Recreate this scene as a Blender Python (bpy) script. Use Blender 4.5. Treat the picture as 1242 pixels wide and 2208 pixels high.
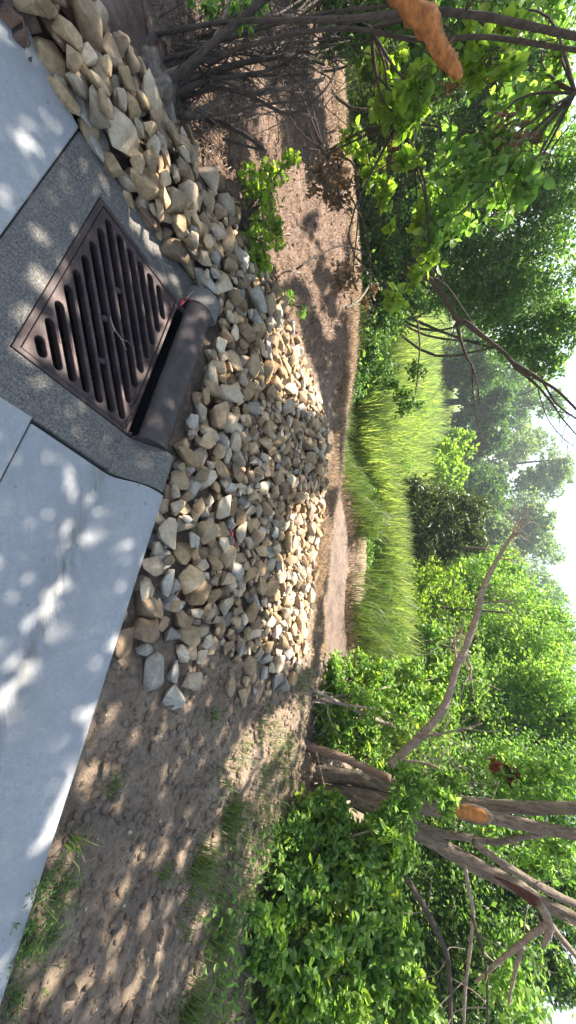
import bpy, bmesh, math, random
import numpy as np
from mathutils import Vector, Matrix

for o in list(bpy.data.objects): bpy.data.objects.remove(o)
S = bpy.context.scene
COL = S.collection
RNG = np.random.default_rng(7)
random.seed(7)
R = math.radians

# ------------------------------------------------------------------ camera
F, HOR, SLOPE, CAMZ = 797.0, 1010.0, 0.03, 1.5          # photo pixels (1242 x 2208), taken on its side
PITCH = math.atan((HOR - 621) / F)
ROLL = math.atan(SLOPE)
_c, _s = math.cos(PITCH), math.sin(PITCH)
FWD = np.array([0, _c, -_s]); RT = np.array([1.0, 0, 0]); UP = np.array([0, _s, _c])
cd = bpy.data.cameras.new('camera'); cam = bpy.data.objects.new('camera', cd); COL.objects.link(cam)
cd.sensor_fit = 'VERTICAL'; cd.sensor_height = 36.0; cd.sensor_width = 36.0 * 1242 / 2208
cd.lens = F / 2208 * 36.0; cd.clip_start = 0.02; cd.clip_end = 4000
upr = math.cos(ROLL) * UP + math.sin(ROLL) * RT          # camera x: up in the place (photo lies on its side)
rtr = math.cos(ROLL) * RT - math.sin(ROLL) * UP
m = Matrix.Identity(4)
for i in range(3):
    m[i][0] = upr[i]; m[i][1] = -rtr[i]; m[i][2] = -FWD[i]
m[2][3] = CAMZ
cam.matrix_world = m
S.camera = cam

# ------------------------------------------------------------------ light
SUN_AZ, SUN_EL = R(-50), R(63)                            # azimuth from +Y, to the left
SUN = np.array([math.sin(SUN_AZ) * math.cos(SUN_EL), math.cos(SUN_AZ) * math.cos(SUN_EL), math.sin(SUN_EL)])
W = bpy.data.worlds.new('World'); S.world = W; W.use_nodes = True
wn = W.node_tree
sky = wn.nodes.new('ShaderNodeTexSky'); sky.sky_type = 'NISHITA'; sky.sun_disc = False
sky.sun_elevation = SUN_EL; sky.sun_rotation = SUN_AZ
sky.air_density = 1.15; sky.dust_density = 1.6; sky.ozone_density = 1.6
wn.links.new(sky.outputs[0], wn.nodes['Background'].inputs[0])
wn.nodes['Background'].inputs[1].default_value = 0.085
sl = bpy.data.lights.new('sun', 'SUN'); sl.energy = 5.0; sl.angle = R(0.53); sl.color = (1.0, 0.93, 0.82)
so = bpy.data.objects.new('sun', sl); COL.objects.link(so)
so.rotation_euler = Vector((-SUN[0], -SUN[1], -SUN[2])).to_track_quat('-Z', 'Y').to_euler()
so.location = (0, 0, 30)
S.view_settings.view_transform = 'Standard'; S.view_settings.look = 'None'
S.view_settings.exposure = 1.92; S.view_settings.gamma = 1.0; S.view_settings.use_curve_mapping = False
S.render.engine = 'CYCLES'
S.cycles.max_bounces = 8; S.cycles.transparent_max_bounces = 8

# ------------------------------------------------------------------ pixel -> place
def ray(x, y):
    a = (y - 1104) / F; b = (x - 621) / F
    return FWD + a * rtr + b * upr
CAM = np.array([0, 0, CAMZ])
def gnd(x, y, z=0.0):
    d = ray(x, y); return CAM + d * ((z - CAMZ) / d[2])
def at(x, y, Y):
    d = ray(x, y); return CAM + d * (Y / d[1])
def pxm(x, y, Y):                                          # metres in one photo pixel there
    p = at(x, y, Y) - CAM
    return float(p @ FWD) / F
E1 = np.array([0.90573675, -0.42384071, 0]); E2 = np.array([0.42384071, 0.90573675, 0]); OR = np.array([-0.648, 0.811, 0])
def L(a, b, z=0.0): return OR + a * E1 + b * E2 + np.array([0, 0, z])   # kerb axes: a along the kerb, b away from the street
def toloc(x, y):
    dx, dy = x - OR[0], y - OR[1]
    return dx * E1[0] + dy * E1[1], dx * E2[0] + dy * E2[1]
LM = Matrix.Identity(4)
for i in range(3):
    LM[i][0] = E1[i]; LM[i][1] = E2[i]; LM[i][2] = (0, 0, 1)[i]; LM[i][3] = OR[i]

# ------------------------------------------------------------------ noise
def _hash(ix, iy, s):
    n = (ix * 374761393 + iy * 668265263 + s * 974634777) & 0xffffffff
    n = ((n ^ (n >> 13)) * 1274126177) & 0xffffffff
    return ((n ^ (n >> 16)) & 0xffff) / 65535.0
def vnoise(x, y, s=0):
    x = np.asarray(x, float); y = np.asarray(y, float)
    ix = np.floor(x).astype(np.int64); iy = np.floor(y).astype(np.int64)
    fx = x - ix; fy = y - iy; fx = fx * fx * (3 - 2 * fx); fy = fy * fy * (3 - 2 * fy)
    a = _hash(ix, iy, s); b = _hash(ix + 1, iy, s); c = _hash(ix, iy + 1, s); d = _hash(ix + 1, iy + 1, s)
    return (a * (1 - fx) + b * fx) * (1 - fy) + (c * (1 - fx) + d * fx) * fy
def fbm(x, y, f, o=4, s=0):
    v = 0; a = 0.5
    for k in range(o):
        v = v + a * (vnoise(np.asarray(x) * f, np.asarray(y) * f, s + k) - 0.5); a *= 0.5; f *= 2.03
    return v
def sst(a, b, x):
    t = np.clip((x - a) / (b - a), 0, 1); return t * t * (3 - 2 * t)

# ------------------------------------------------------------------ object helpers
def tag(o, label=None, cat=None, group=None, kind=None):
    if label: o['label'] = label
    if cat: o['category'] = cat
    if group: o['group'] = group
    if kind: o['kind'] = kind
    return o
def link(name, me, mat=None, parent=None, smooth=True):
    if mat is not None and not me.materials:
        for mm in (mat if isinstance(mat, (list, tuple)) else [mat]): me.materials.append(mm)
    if smooth:
        me.polygons.foreach_set('use_smooth', np.ones(len(me.polygons), bool))
    o = bpy.data.objects.new(name, me); COL.objects.link(o)
    if parent is not None:
        o.parent = parent
        o.matrix_parent_inverse = parent.matrix_basis.inverted()
    return o
def empty(name, loc, label, cat, group=None):
    o = bpy.data.objects.new(name, None); o.empty_display_size = 0.1; COL.objects.link(o); o.location = [float(v) for v in loc]
    return tag(o, label, cat, group)
def npmesh(name, V, Fc):
    """Fc: (n,k) array of same-size faces"""
    me = bpy.data.meshes.new(name); V = np.asarray(V, np.float32); Fc = np.asarray(Fc, np.int32)
    me.vertices.add(len(V)); me.vertices.foreach_set('co', V.ravel())
    n, k = Fc.shape
    me.loops.add(n * k); me.loops.foreach_set('vertex_index', Fc.ravel())
    me.polygons.add(n); me.polygons.foreach_set('loop_start', np.arange(n, dtype=np.int32) * k)
    me.update(calc_edges=True)
    return me
def bmobj(name, bm, mat, parent=None, smooth=False):
    me = bpy.data.meshes.new(name); bmesh.ops.recalc_face_normals(bm, faces=bm.faces[:]); bm.to_mesh(me); bm.free()
    return link(name, me, mat, parent, smooth)

# ------------------------------------------------------------------ materials
def mat(name):
    M = bpy.data.materials.new(name); M.use_nodes = True
    nt = M.node_tree; b = nt.nodes['Principled BSDF']
    return M, nt, b
def N(nt, t, **kw):
    n = nt.nodes.new(t)
    for k, v in kw.items():
        if k.startswith('i_'):
            key = k[2:]; key = int(key) if key.isdigit() else key.replace('_', ' ')
            n.inputs[key].default_value = v
        else: setattr(n, k, v)
    return n
def noise(nt, coord, scale, detail=5, rough=0.6):
    n = N(nt, 'ShaderNodeTexNoise'); n.inputs['Scale'].default_value = scale; n.inputs['Detail'].default_value = detail; n.inputs['Roughness'].default_value = rough
    nt.links.new(coord, n.inputs['Vector']); return n.outputs[0]
def ramp(nt, fac, stops):
    r = N(nt, 'ShaderNodeValToRGB'); nt.links.new(fac, r.inputs[0])
    e = r.color_ramp.elements
    while len(e) < len(stops): e.new(0.5)
    for i, (p, c) in enumerate(stops):
        e[i].position = p; e[i].color = tuple(c) + (1,) if len(c) == 3 else c
    return r.outputs[0]
def mix(nt, fac, a, b, mode='MIX'):
    n = N(nt, 'ShaderNodeMix', data_type='RGBA', blend_type=mode)
    for s, v in ((n.inputs['Factor'], fac), (n.inputs['A'], a), (n.inputs['B'], b)):
        if hasattr(v, 'is_linked') or isinstance(v, bpy.types.NodeSocket): nt.links.new(v, s)
        else: s.default_value = v if not isinstance(v, tuple) else tuple(v) + ((1,) if len(v) == 3 else ())
    return n.outputs['Result']
def bump(nt, b, h, strength=0.5, dist=0.01):
    n = N(nt, 'ShaderNodeBump'); n.inputs['Strength'].default_value = strength; n.inputs['Distance'].default_value = dist
    nt.links.new(h, n.inputs['Height']); nt.links.new(n.outputs[0], b.inputs['Normal'])
def objc(nt): return N(nt, 'ShaderNodeTexCoord').outputs['Object']
def posc(nt): return N(nt, 'ShaderNodeNewGeometry').outputs['Position']
def rnd(nt):
    g = N(nt, 'ShaderNodeNewGeometry').outputs['Random Per Island']; o = N(nt, 'ShaderNodeObjectInfo').outputs['Random']
    a = N(nt, 'ShaderNodeMath', operation='ADD'); nt.links.new(g, a.inputs[0]); nt.links.new(o, a.inputs[1])
    f = N(nt, 'ShaderNodeMath', operation='FRACT'); nt.links.new(a.outputs[0], f.inputs[0]); return f.outputs[0]

def m_concrete_light():
    M, nt, b = mat('light_concrete'); p = posc(nt)
    big = noise(nt, p, 2.2, 5); fine = noise(nt, p, 90, 4); 
    c = ramp(nt, big, [(0.3, (0.30, 0.305, 0.31)), (0.55, (0.375, 0.378, 0.378)), (0.8, (0.43, 0.425, 0.415))])
    mp = N(nt, 'ShaderNodeMapping'); mp.inputs['Rotation'].default_value = (0, 0, R(25)); mp.inputs['Scale'].default_value = (1.6, 12, 1); nt.links.new(p, mp.inputs[0])
    br = noise(nt, mp.outputs[0], 3.0, 4)
    c = mix(nt, 0.16, c, ramp(nt, br, [(0.3, (0.24, 0.245, 0.25)), (0.7, (0.42, 0.42, 0.415))]))
    grit = noise(nt, p, 420, 2, 0.5); c = mix(nt, ramp(nt, grit, [(0.38, (0.55,) * 3), (0.5, (0, 0, 0))]), c, (0.20, 0.20, 0.20)); c = mix(nt, ramp(nt, noise(nt, p, 7, 7, 0.75), [(0.52, (0, 0, 0)), (0.75, (0.55,) * 3)]), c, (0.25, 0.245, 0.23))
    c = mix(nt, ramp(nt, fine, [(0.35, (0.35,) * 3), (0.6, (0, 0, 0))]), c, (0.25, 0.25, 0.25))
    c = mix(nt, ramp(nt, noise(nt, p, 28, 5, 0.7), [(0.42, (0.5,) * 3), (0.55, (0, 0, 0))]), c, (0.27, 0.27, 0.262))
    dt = N(nt, 'ShaderNodeVectorMath', operation='DOT_PRODUCT'); nt.links.new(p, dt.inputs[0]); dt.inputs[1].default_value = tuple(float(v_) for v_ in E2)
    ad = N(nt, 'ShaderNodeMath', operation='SUBTRACT'); nt.links.new(dt.outputs['Value'], ad.inputs[0]); ad.inputs[1].default_value = float(OR @ E2) + 0.50
    ab = N(nt, 'ShaderNodeMath', operation='ABSOLUTE'); nt.links.new(ad.outputs[0], ab.inputs[0])
    fl = ramp(nt, ab.outputs[0], [(0.0, (1, 1, 1)), (0.085, (0, 0, 0))]); sil = ramp(nt, noise(nt, mp.outputs[0], 2.6, 7, 0.75), [(0.42, (0, 0, 0)), (0.66, (0.85,) * 3)])
    c = mix(nt, mix(nt, 1.0, fl, sil, 'MULTIPLY'), c, (0.15, 0.135, 0.10))     # silt left along the flow line
    v = N(nt, 'ShaderNodeTexVoronoi'); v.inputs['Scale'].default_value = 16; nt.links.new(p, v.inputs['Vector'])
    pits = ramp(nt, v.outputs['Distance'], [(0.05, (1, 1, 1)), (0.13, (0, 0, 0))])
    gate = ramp(nt, noise(nt, p, 5, 2), [(0.5, (0, 0, 0)), (0.62, (1, 1, 1))])
    pg = mix(nt, 1.0, pits, gate, 'MULTIPLY')
    c = mix(nt, pg, c, (0.17, 0.16, 0.14))
    st = ramp(nt, noise(nt, mp.outputs[0], 1.4, 6, 0.75), [(0.60, (0, 0, 0)), (0.75, (0.6,) * 3)])
    c = mix(nt, st, c, (0.23, 0.20, 0.14))
    nt.links.new(c, b.inputs['Base Color']); b.inputs['Roughness'].default_value = 0.85
    bump(nt, b, mix(nt, 0.6, fine, grit), 0.4, 0.003); return M
def m_concrete_grey():
    M, nt, b = mat('aggregate_concrete'); p = posc(nt)
    v = N(nt, 'ShaderNodeTexVoronoi'); v.inputs['Scale'].default_value = 190; nt.links.new(p, v.inputs['Vector'])
    c = ramp(nt, v.outputs['Color'], [(0.1, (0.05, 0.045, 0.038)), (0.5, (0.118, 0.107, 0.092)), (0.9, (0.235, 0.215, 0.185))])
    c = mix(nt, ramp(nt, noise(nt, p, 5, 6), [(0.35, (0, 0, 0)), (0.7, (0.6,) * 3)]), c, (0.15, 0.14, 0.125))
    c = mix(nt, ramp(nt, noise(nt, p, 14, 6), [(0.55, (0, 0, 0)), (0.75, (0.6,) * 3)]), c, (0.11, 0.105, 0.09))
    nt.links.new(c, b.inputs['Base Color']); b.inputs['Roughness'].default_value = 0.9
    bump(nt, b, noise(nt, p, 130, 4), 0.6, 0.004); return M
def m_iron():
    M, nt, b = mat('rusty_cast_iron'); p = posc(nt)
    c = ramp(nt, noise(nt, p, 9, 7, 0.7), [(0.30, (0.022, 0.017, 0.018)), (0.5, (0.058, 0.037, 0.034)), (0.70, (0.120, 0.074, 0.058))])
    c = mix(nt, ramp(nt, noise(nt, p, 42, 4), [(0.58, (0, 0, 0)), (0.8, (0.6,) * 3)]), c, (0.15, 0.12, 0.105))
    nt.links.new(c, b.inputs['Base Color']); b.inputs['Roughness'].default_value = 0.62; b.inputs['Metallic'].default_value = 0.25
    bump(nt, b, noise(nt, p, 160, 3), 0.35, 0.002); return M
def m_dark():
    M, nt, b = mat('basin_dark'); b.inputs['Base Color'].default_value = (0.03, 0.028, 0.026, 1); b.inputs['Roughness'].default_value = 0.95; return M
def m_stone(name, a, c_, d):
    M, nt, b = mat(name); p = objc(nt); r = rnd(nt)
    mv = N(nt, 'ShaderNodeVectorMath', operation='ADD'); nt.links.new(posc(nt), mv.inputs[0])
    cx = N(nt, 'ShaderNodeCombineXYZ'); nt.links.new(r, cx.inputs[0]); nt.links.new(cx.outputs[0], mv.inputs[1])
    q = mv.outputs[0]
    c = ramp(nt, noise(nt, q, 11, 6, 0.65), [(0.28, a), (0.52, c_), (0.75, d)])
    c = mix(nt, ramp(nt, noise(nt, q, 60, 5), [(0.45, (0, 0, 0)), (0.75, (0.55,) * 3)]), c, tuple(0.55 * v for v in a))
    hs = N(nt, 'ShaderNodeHueSaturation'); hs.inputs['Saturation'].default_value = 1.12; nt.links.new(c, hs.inputs['Color'])
    mr = N(nt, 'ShaderNodeMapRange'); mr.inputs[3].default_value = 0.60; mr.inputs[4].default_value = 1.25; nt.links.new(r, mr.inputs[0]); nt.links.new(mr.outputs[0], hs.inputs['Value'])
    nt.links.new(hs.outputs[0], b.inputs['Base Color']); b.inputs['Roughness'].default_value = 0.88
    bump(nt, b, mix(nt, 0.5, noise(nt, q, 26, 5), noise(nt, q, 120, 3)), 0.75, 0.010); return M
def m_dirt():
    M, nt, b = mat('bare_soil'); p = posc(nt)
    c = ramp(nt, noise(nt, p, 3.0, 8, 0.7), [(0.28, (0.15, 0.108, 0.074)), (0.5, (0.285, 0.21, 0.143)), (0.75, (0.46, 0.35, 0.245))])
    c = mix(nt, ramp(nt, noise(nt, p, 40, 6, 0.7), [(0.38, (0.6,) * 3), (0.55, (0, 0, 0))]), c, (0.10, 0.072, 0.047))
    sx = N(nt, 'ShaderNodeSeparateXYZ'); nt.links.new(p, sx.inputs[0])
    # the bank on the left is a redder, paler earth; the flat past the grass line is green sward
    k = N(nt, 'ShaderNodeMapRange'); k.inputs[1].default_value = -0.6; k.inputs[2].default_value = -2.2; nt.links.new(sx.outputs[0], k.inputs[0])
    pink = ramp(nt, noise(nt, p, 5, 8, 0.7), [(0.3, (0.085, 0.052, 0.038)), (0.55, (0.20, 0.128, 0.095)), (0.8, (0.34, 0.235, 0.18))])
    c = mix(nt, k.outputs[0], c, pink)
    g = N(nt, 'ShaderNodeMapRange'); g.inputs[1].default_value = 5.6; g.inputs[2].default_value = 6.6; nt.links.new(sx.outputs[1], g.inputs[0])
    green = ramp(nt, noise(nt, p, 0.9, 6), [(0.3, (0.075, 0.115, 0.022)), (0.6, (0.14, 0.20, 0.035)), (0.8, (0.20, 0.25, 0.06))])
    c = mix(nt, g.outputs[0], c, green)
    nt.links.new(c, b.inputs['Base Color']); b.inputs['Roughness'].default_value = 0.95
    bump(nt, b, mix(nt, 0.5, noise(nt, p, 24, 9, 0.8), noise(nt, p, 110, 4)), 0.9, 0.04); return M
def m_mud():
    M, nt, b = mat('wet_mud'); p = posc(nt)
    c = ramp(nt, noise(nt, p, 4, 7, 0.7), [(0.3, (0.10, 0.066, 0.048)), (0.55, (0.215, 0.150, 0.115)), (0.8, (0.33, 0.24, 0.19))])
    nt.links.new(c, b.inputs['Base Color']); b.inputs['Roughness'].default_value = 0.55
    bump(nt, b, noise(nt, p, 14, 8, 0.75), 1.0, 0.05); return M
def m_bark(name, a, c_, scale=18):
    M, nt, b = mat(name); p = posc(nt)
    mp = N(nt, 'ShaderNodeMapping'); mp.inputs['Scale'].default_value = (1, 1, 0.28); nt.links.new(p, mp.inputs[0])
    n1 = noise(nt, mp.outputs[0], scale * 2.2, 6, 0.7)
    c = ramp(nt, n1, [(0.3, a), (0.7, c_)])
    c = mix(nt, ramp(nt, noise(nt, p, 6, 4), [(0.55, (0, 0, 0)), (0.75, (0.5,) * 3)]), c, tuple(0.8 * v for v in (c_[0], c_[1] * 1.12, c_[2] * 0.9)))
    nt.links.new(c, b.inputs['Base Color']); b.inputs['Roughness'].default_value = 0.9
    bump(nt, b, n1, 1.0, 0.05); return M
def m_leaf(name, a, c_, trans=0.45, tcol=None, rough=0.45):
    M, nt, b = mat(name); r = rnd(nt)
    c = ramp(nt, r, [(0.0, a), (0.75, c_), (1.0, tuple(min(1, v * k) for v, k in zip(c_, (1.5, 1.2, 1.1))))])
    nt.links.new(c, b.inputs['Base Color']); b.inputs['Roughness'].default_value = rough; b.inputs['Specular IOR Level'].default_value = 0.35
    t = N(nt, 'ShaderNodeBsdfTranslucent')
    tc = mix(nt, 1.0, c, tcol or (1.75, 1.95, 0.85), 'MULTIPLY'); nt.links.new(tc, t.inputs[0])
    ms = N(nt, 'ShaderNodeMixShader'); ms.inputs[0].default_value = trans
    nt.links.new(b.outputs[0], ms.inputs[1]); nt.links.new(t.outputs[0], ms.inputs[2])
    nt.links.new(ms.outputs[0], nt.nodes['Material Output'].inputs[0]); return M
def m_plain(name, col, rough=0.8, var=0.25, sc=40):
    M, nt, b = mat(name); p = posc(nt)
    c = ramp(nt, noise(nt, p, sc, 4), [(0.3, tuple(v * (1 - var) for v in col)), (0.7, tuple(min(1, v * (1 + var)) for v in col))])
    nt.links.new(c, b.inputs['Base Color']); b.inputs['Roughness'].default_value = rough; bump(nt, b, noise(nt, p, sc * 2, 3), 0.4, 0.005); return M

CONL, CONG, IRON, DARK = m_concrete_light(), m_concrete_grey(), m_iron(), m_dark()
HOODM = m_plain('hood_paint', (0.045, 0.033, 0.029), 0.68, 0.45, 14)
STONES = [m_stone('tan_stone', (0.28, 0.19, 0.105), (0.44, 0.325, 0.205), (0.55, 0.435, 0.295)),
          m_stone('grey_stone', (0.27, 0.235, 0.185), (0.40, 0.36, 0.30), (0.51, 0.47, 0.40)),
          m_stone('brown_stone', (0.19, 0.125, 0.072), (0.31, 0.22, 0.14), (0.41, 0.31, 0.215)),
          m_stone('cream_stone', (0.36, 0.275, 0.185), (0.52, 0.42, 0.30), (0.62, 0.53, 0.41)),
          m_stone('ochre_stone', (0.24, 0.155, 0.080), (0.36, 0.255, 0.150), (0.45, 0.345, 0.225))]
TONE = ['tan', 'grey', 'brown', 'cream', 'ochre']
DIRT, MUD = m_dirt(), m_mud()
BARK_D = m_bark('dark_bark', (0.050, 0.036, 0.028), (0.165, 0.122, 0.09))
BARK_G = m_bark('grey_brown_bark', (0.115, 0.086, 0.064), (0.46, 0.36, 0.27))
BARK_P = m_bark('pinkish_bark', (0.24, 0.14, 0.10), (0.38, 0.245, 0.18))
BARK_L = m_bark('pale_dead_wood', (0.27, 0.20, 0.15), (0.58, 0.46, 0.36))
TORN = m_plain('torn_orange_wood', (0.36, 0.145, 0.040), 0.8, 0.45, 25)
ROT = m_plain('rotten_red_wood', (0.075, 0.024, 0.014), 0.9, 0.4, 30)
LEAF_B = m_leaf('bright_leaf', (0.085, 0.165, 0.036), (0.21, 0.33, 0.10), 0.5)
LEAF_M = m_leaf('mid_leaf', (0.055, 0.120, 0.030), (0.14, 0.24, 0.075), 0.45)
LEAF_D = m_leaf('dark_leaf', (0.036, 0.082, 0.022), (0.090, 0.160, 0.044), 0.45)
LEAF_Y = m_leaf('yellow_green_leaf', (0.12, 0.19, 0.030), (0.22, 0.31, 0.060), 0.6)
LEAF_C = m_leaf('cedar_spray', (0.032, 0.060, 0.020), (0.095, 0.130, 0.045), 0.2)
LEAF_HAZE = m_leaf('far_haze_leaf', (0.095, 0.150, 0.075), (0.18, 0.25, 0.125), 0.45)  # paler, bluer green: distance haze put into the leaf colour
LEAF_R = m_leaf('dead_red_leaf', (0.16, 0.050, 0.020), (0.26, 0.10, 0.05), 0.3, (1.4, 1.1, 0.8))
LEAF_BR = m_leaf('withered_brown_leaf', (0.10, 0.062, 0.030), (0.20, 0.135, 0.07), 0.3, (1.4, 1.2, 0.9))
GRASS = m_leaf('grass_blade', (0.055, 0.095, 0.025), (0.130, 0.180, 0.055), 0.35)
GRASS_Y = m_leaf('meadow_grass', (0.135, 0.19, 0.060), (0.275, 0.33, 0.135), 0.4)
STRAW = m_leaf('straw', (0.10, 0.064, 0.036), (0.34, 0.245, 0.145), 0.25, (1.2, 1.1, 0.9))
RED = m_plain('red_plastic', (0.42, 0.03, 0.05), 0.5, 0.2)

# ------------------------------------------------------------------ ground
CX = np.array([-9, -5.3, -4.0, -2.4, -1.24, -0.6, 0.4, 1.47, 2.1, 3.2, 9.0])
CY = np.array([4.0, 4.5, 5.1, 5.1, 4.77, 4.45, 3.95, 3.72, 3.5, 3.4, 3.4])
def on_concrete(a, b, g=0.0):
    right = (a > -1.06 + g) & (b < 0.74 - g)
    return right & ((b > -0.205) | (a > -1.09 - 0.38 * (-0.205 - b) + g))
def height(x, y):
    x = np.asarray(x, float); y = np.asarray(y, float)
    a, b = toloc(x, y)
    z = 0.02 + 0 * x
    z = z + 0.065 * sst(0.7, 1.3, a) * (1 - sst(1.2, 3.0, b))                  # soil heaped against the kerb
    z = z + 0.05 * sst(-2.3, -3.5, x) + 0.10 * sst(3.0, 4.6, y) * sst(-1.2, -2.2, x)
    yc = np.interp(x, CX, CY)
    drop = np.interp(x, [-9, -1.2, -0.5, 0.2, 2.0, 2.6, 9], [0.5, 0.45, 0.25, 0.15, 0.15, 0.0, 0.0])
    z = z - drop * sst(0.0, 0.55, y - yc)
    ymud = 5.15 + 0.12 * np.sin(x * 3.1)
    z = z + 0.08 * sst(0.0, 0.25, y - ymud) * sst(-0.8, -0.2, x) * (1 - sst(2.2, 2.9, x))
    far = sst(6, 9, y)
    z = z * (1 - far) + far * -0.22
    z = z + 14.0 * sst(95, 260, np.hypot(x, y)) + 0.0
    near = 1 - sst(7, 14, np.hypot(x, y))
    n = fbm(x, y, 1.3, 3, 3) * 0.10 + fbm(x, y, 7.0, 4, 9) * 0.065 + np.abs(fbm(x, y, 16.0, 3, 21)) * 0.075
    mud = sst(-0.6, 0.0, x) * (1 - sst(2.1, 2.6, x)) * sst(0.25, 0.6, y - yc) * (1 - sst(5.0, 5.2, y))
    z = z + n * near * (1 - 0.75 * mud) + fbm(x, y, 0.15, 3, 5) * 0.25 * far
    ae = -1.06 - 0.38 * np.maximum(0, -0.205 - b)
    z = z - 0.085 * sst(0.34, 0.06, ae - a) * (a < ae + 0.05) * (1 - sst(0.7, 0.9, b))     # the soil falls away along the paving edge
    z = np.where((a > ae - 0.055) & (a < ae + 0.06) & (b < 0.72), np.minimum(z, -0.03), z)
    con = on_concrete(a, b)
    z = np.where(con, -0.22, z)
    pit = (a > -1.0) & (a < 0.06) & (b > -0.06) & (b < 0.70)
    return np.where(pit, -0.9, z)
def axis(lo, hi, fine_lo, fine_hi, step, grow=1.16):
    out = list(np.arange(fine_lo, fine_hi, step)); d = step; v = fine_hi
    while v < hi: out.append(v); d *= grow; v += d
    out.append(hi); d = step; v = fine_lo - step
    pre = []
    while v > lo: pre.append(v); d *= grow; v -= d
    pre.append(lo)
    return np.array(pre[::-1] + out)
gx = axis(-420, 420, -5.2, 4.2, 0.026); gy = axis(-60, 600, 0.2, 5.7, 0.026)
X, Y = np.meshgrid(gx, gy); Z = height(X, Y)
idx = np.arange(X.size).reshape(X.shape)
Fq = np.stack([idx[:-1, :-1], idx[:-1, 1:], idx[1:, 1:], idx[1:, :-1]], -1).reshape(-1, 4)
g = link('ground', npmesh('ground', np.stack([X, Y, Z], -1).reshape(-1, 3), Fq), DIRT)
tag(g, 'bare brown soil running out to the green meadow', 'ground', kind='structure')
# muddy flat: a thin wet sheet lying in the hollow past the stones
mx = np.linspace(-0.75, 2.75, 120); my = np.linspace(0, 1, 50)
MX, T = np.meshgrid(mx, my)
ylo = np.interp(MX, CX, CY) + 0.16; yhi = 5.13 + 0.12 * np.sin(MX * 3.1) + 0.06 * fbm(MX, MX * 0, 5)
yhi = np.minimum(yhi, ylo + 0.02 + 1.6 * sst(-0.8, 0.2, MX) * (1 - sst(2.3, 2.75, MX)))
MY = ylo + (yhi - ylo) * T
MZ = height(MX, MY) * 0.35 + (-0.125) * 0.65 + 0.022 + 0.012 * sst(0.2, 0.0, T)
idm = np.arange(MX.size).reshape(MX.shape)
Fm = np.stack([idm[:-1, :-1], idm[:-1, 1:], idm[1:, 1:], idm[1:, :-1]], -1).reshape(-1, 4)
tag(link('mud', npmesh('mud', np.stack([MX, MY, MZ], -1).reshape(-1, 3), Fm), MUD), 'reddish brown muddy flat between stone pile and tall grass', 'mud', kind='structure')

# ------------------------------------------------------------------ concrete
def slab(name, poly, z0, z1, m_, label, parent=None, hole=None, bev=0.006):
    """polygon in kerb axes, optional rectangular hole, extruded and bevelled"""
    cu = bpy.data.curves.new(name, 'CURVE'); cu.dimensions = '2D'; cu.fill_mode = 'BOTH'
    for pl in [poly] + ([hole] if hole else []):
        s = cu.splines.new('POLY'); s.points.add(len(pl) - 1); s.use_cyclic_u = True
        for i, (a, b) in enumerate(pl): s.points[i].co = (a, b, 0, 1)
    cu.extrude = (z1 - z0) / 2 - bev; cu.bevel_depth = bev; cu.bevel_resolution = 1; cu.offset = -bev
    o = bpy.data.objects.new('t', cu); COL.objects.link(o)
    dg = bpy.context.evaluated_depsgraph_get(); me = bpy.data.meshes.new_from_object(o.evaluated_get(dg))
    bpy.data.objects.remove(o); me.materials.clear()
    me.transform(LM @ Matrix.Translation((0, 0, (z0 + z1) / 2)))
    r = link(name, me, m_, parent, smooth=False)
    return r
G0, G1, H0, H1 = -0.925, 0.018, -0.022, 0.69
def rect(a0, a1, b0, b1): return [(a0, b0), (a1, b0), (a1, b1), (a0, b1)]
o = slab('inlet_apron', [(-1.082, -0.203), (0.207, -0.203), (0.222, 0.30), (0.232, 0.745), (-1.03, 0.745), (-1.16, 0.60), (-1.135, 0.30), (-1.10, 0.0)], -0.2, 0.0, CONG, '', hole=rect(G0, G1, H0, H1))
tag(o, 'dark aggregate concrete apron around the storm grate', 'pavement', kind='structure')
o = slab('street_slab', [(-1.085, -0.209), (0.202, -0.209), (0.202, 0.146), (0.30, -3.2), (-2.0, -3.2)][:2] + [(0.202, -3.2), (-2.1, -3.2), (-1.40, -1.05), (-1.205, -0.545)], -0.2, 0.006, CONL, '')
tag(o, 'pale concrete street slab left of the grate, meeting the rocks', 'pavement', kind='structure')
o = slab('street_slab', [(0.212, -3.2), (9.0, -3.2), (9.0, 0.146), (0.212, 0.146)], -0.2, 0.006, CONL, '')
tag(o, 'pale concrete street slab right of the grate in front of the gutter', 'pavement', kind='structure')
# kerb and gutter, swept profile
PROF = [(0.151, -0.20), (0.151, 0.001), (0.157, 0.006), (0.40, -0.006), (0.50, -0.012), (0.535, -0.010), (0.560, 0.004), (0.585, 0.034), (0.608, 0.070), (0.632, 0.098), (0.662, 0.118), (0.700, 0.128), (0.735, 0.131), (0.757, 0.130), (0.764, 0.124), (0.766, -0.20)]
def sweep(name, prof, a0, a1, n, m_, parent=None, wob=0.0, z_off=0.0):
    bm = bmesh.new(); rows = []
    for i in range(n + 1):
        a = a0 + (a1 - a0) * i / n
        rows.append([bm.verts.new(L(a + (0.02 * (b - 0.2) if i == 0 and wob else 0), b + (wob * fbm(a, 0.0, 3.0, 2, 31) if b > 0.7 else 0), z + z_off)) for b, z in prof])
    for i in range(n):
        for j in range(len(prof) - 1): bm.faces.new((rows[i][j], rows[i + 1][j], rows[i + 1][j + 1], rows[i][j + 1]))
    bm.faces.new(rows[0]); bm.faces.new(rows[-1][::-1])
    ob = bmobj(name, bm, m_, parent, False)
    for p in ob.data.polygons: p.use_smooth = len(p.vertices) == 4
    try: ob.data.set_sharp_from_angle(angle=R(40))
    except Exception: pass
    return ob
o = sweep('kerb_and_gutter', PROF, 0.240, 9.0, 120, CONL, wob=0.006)
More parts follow.
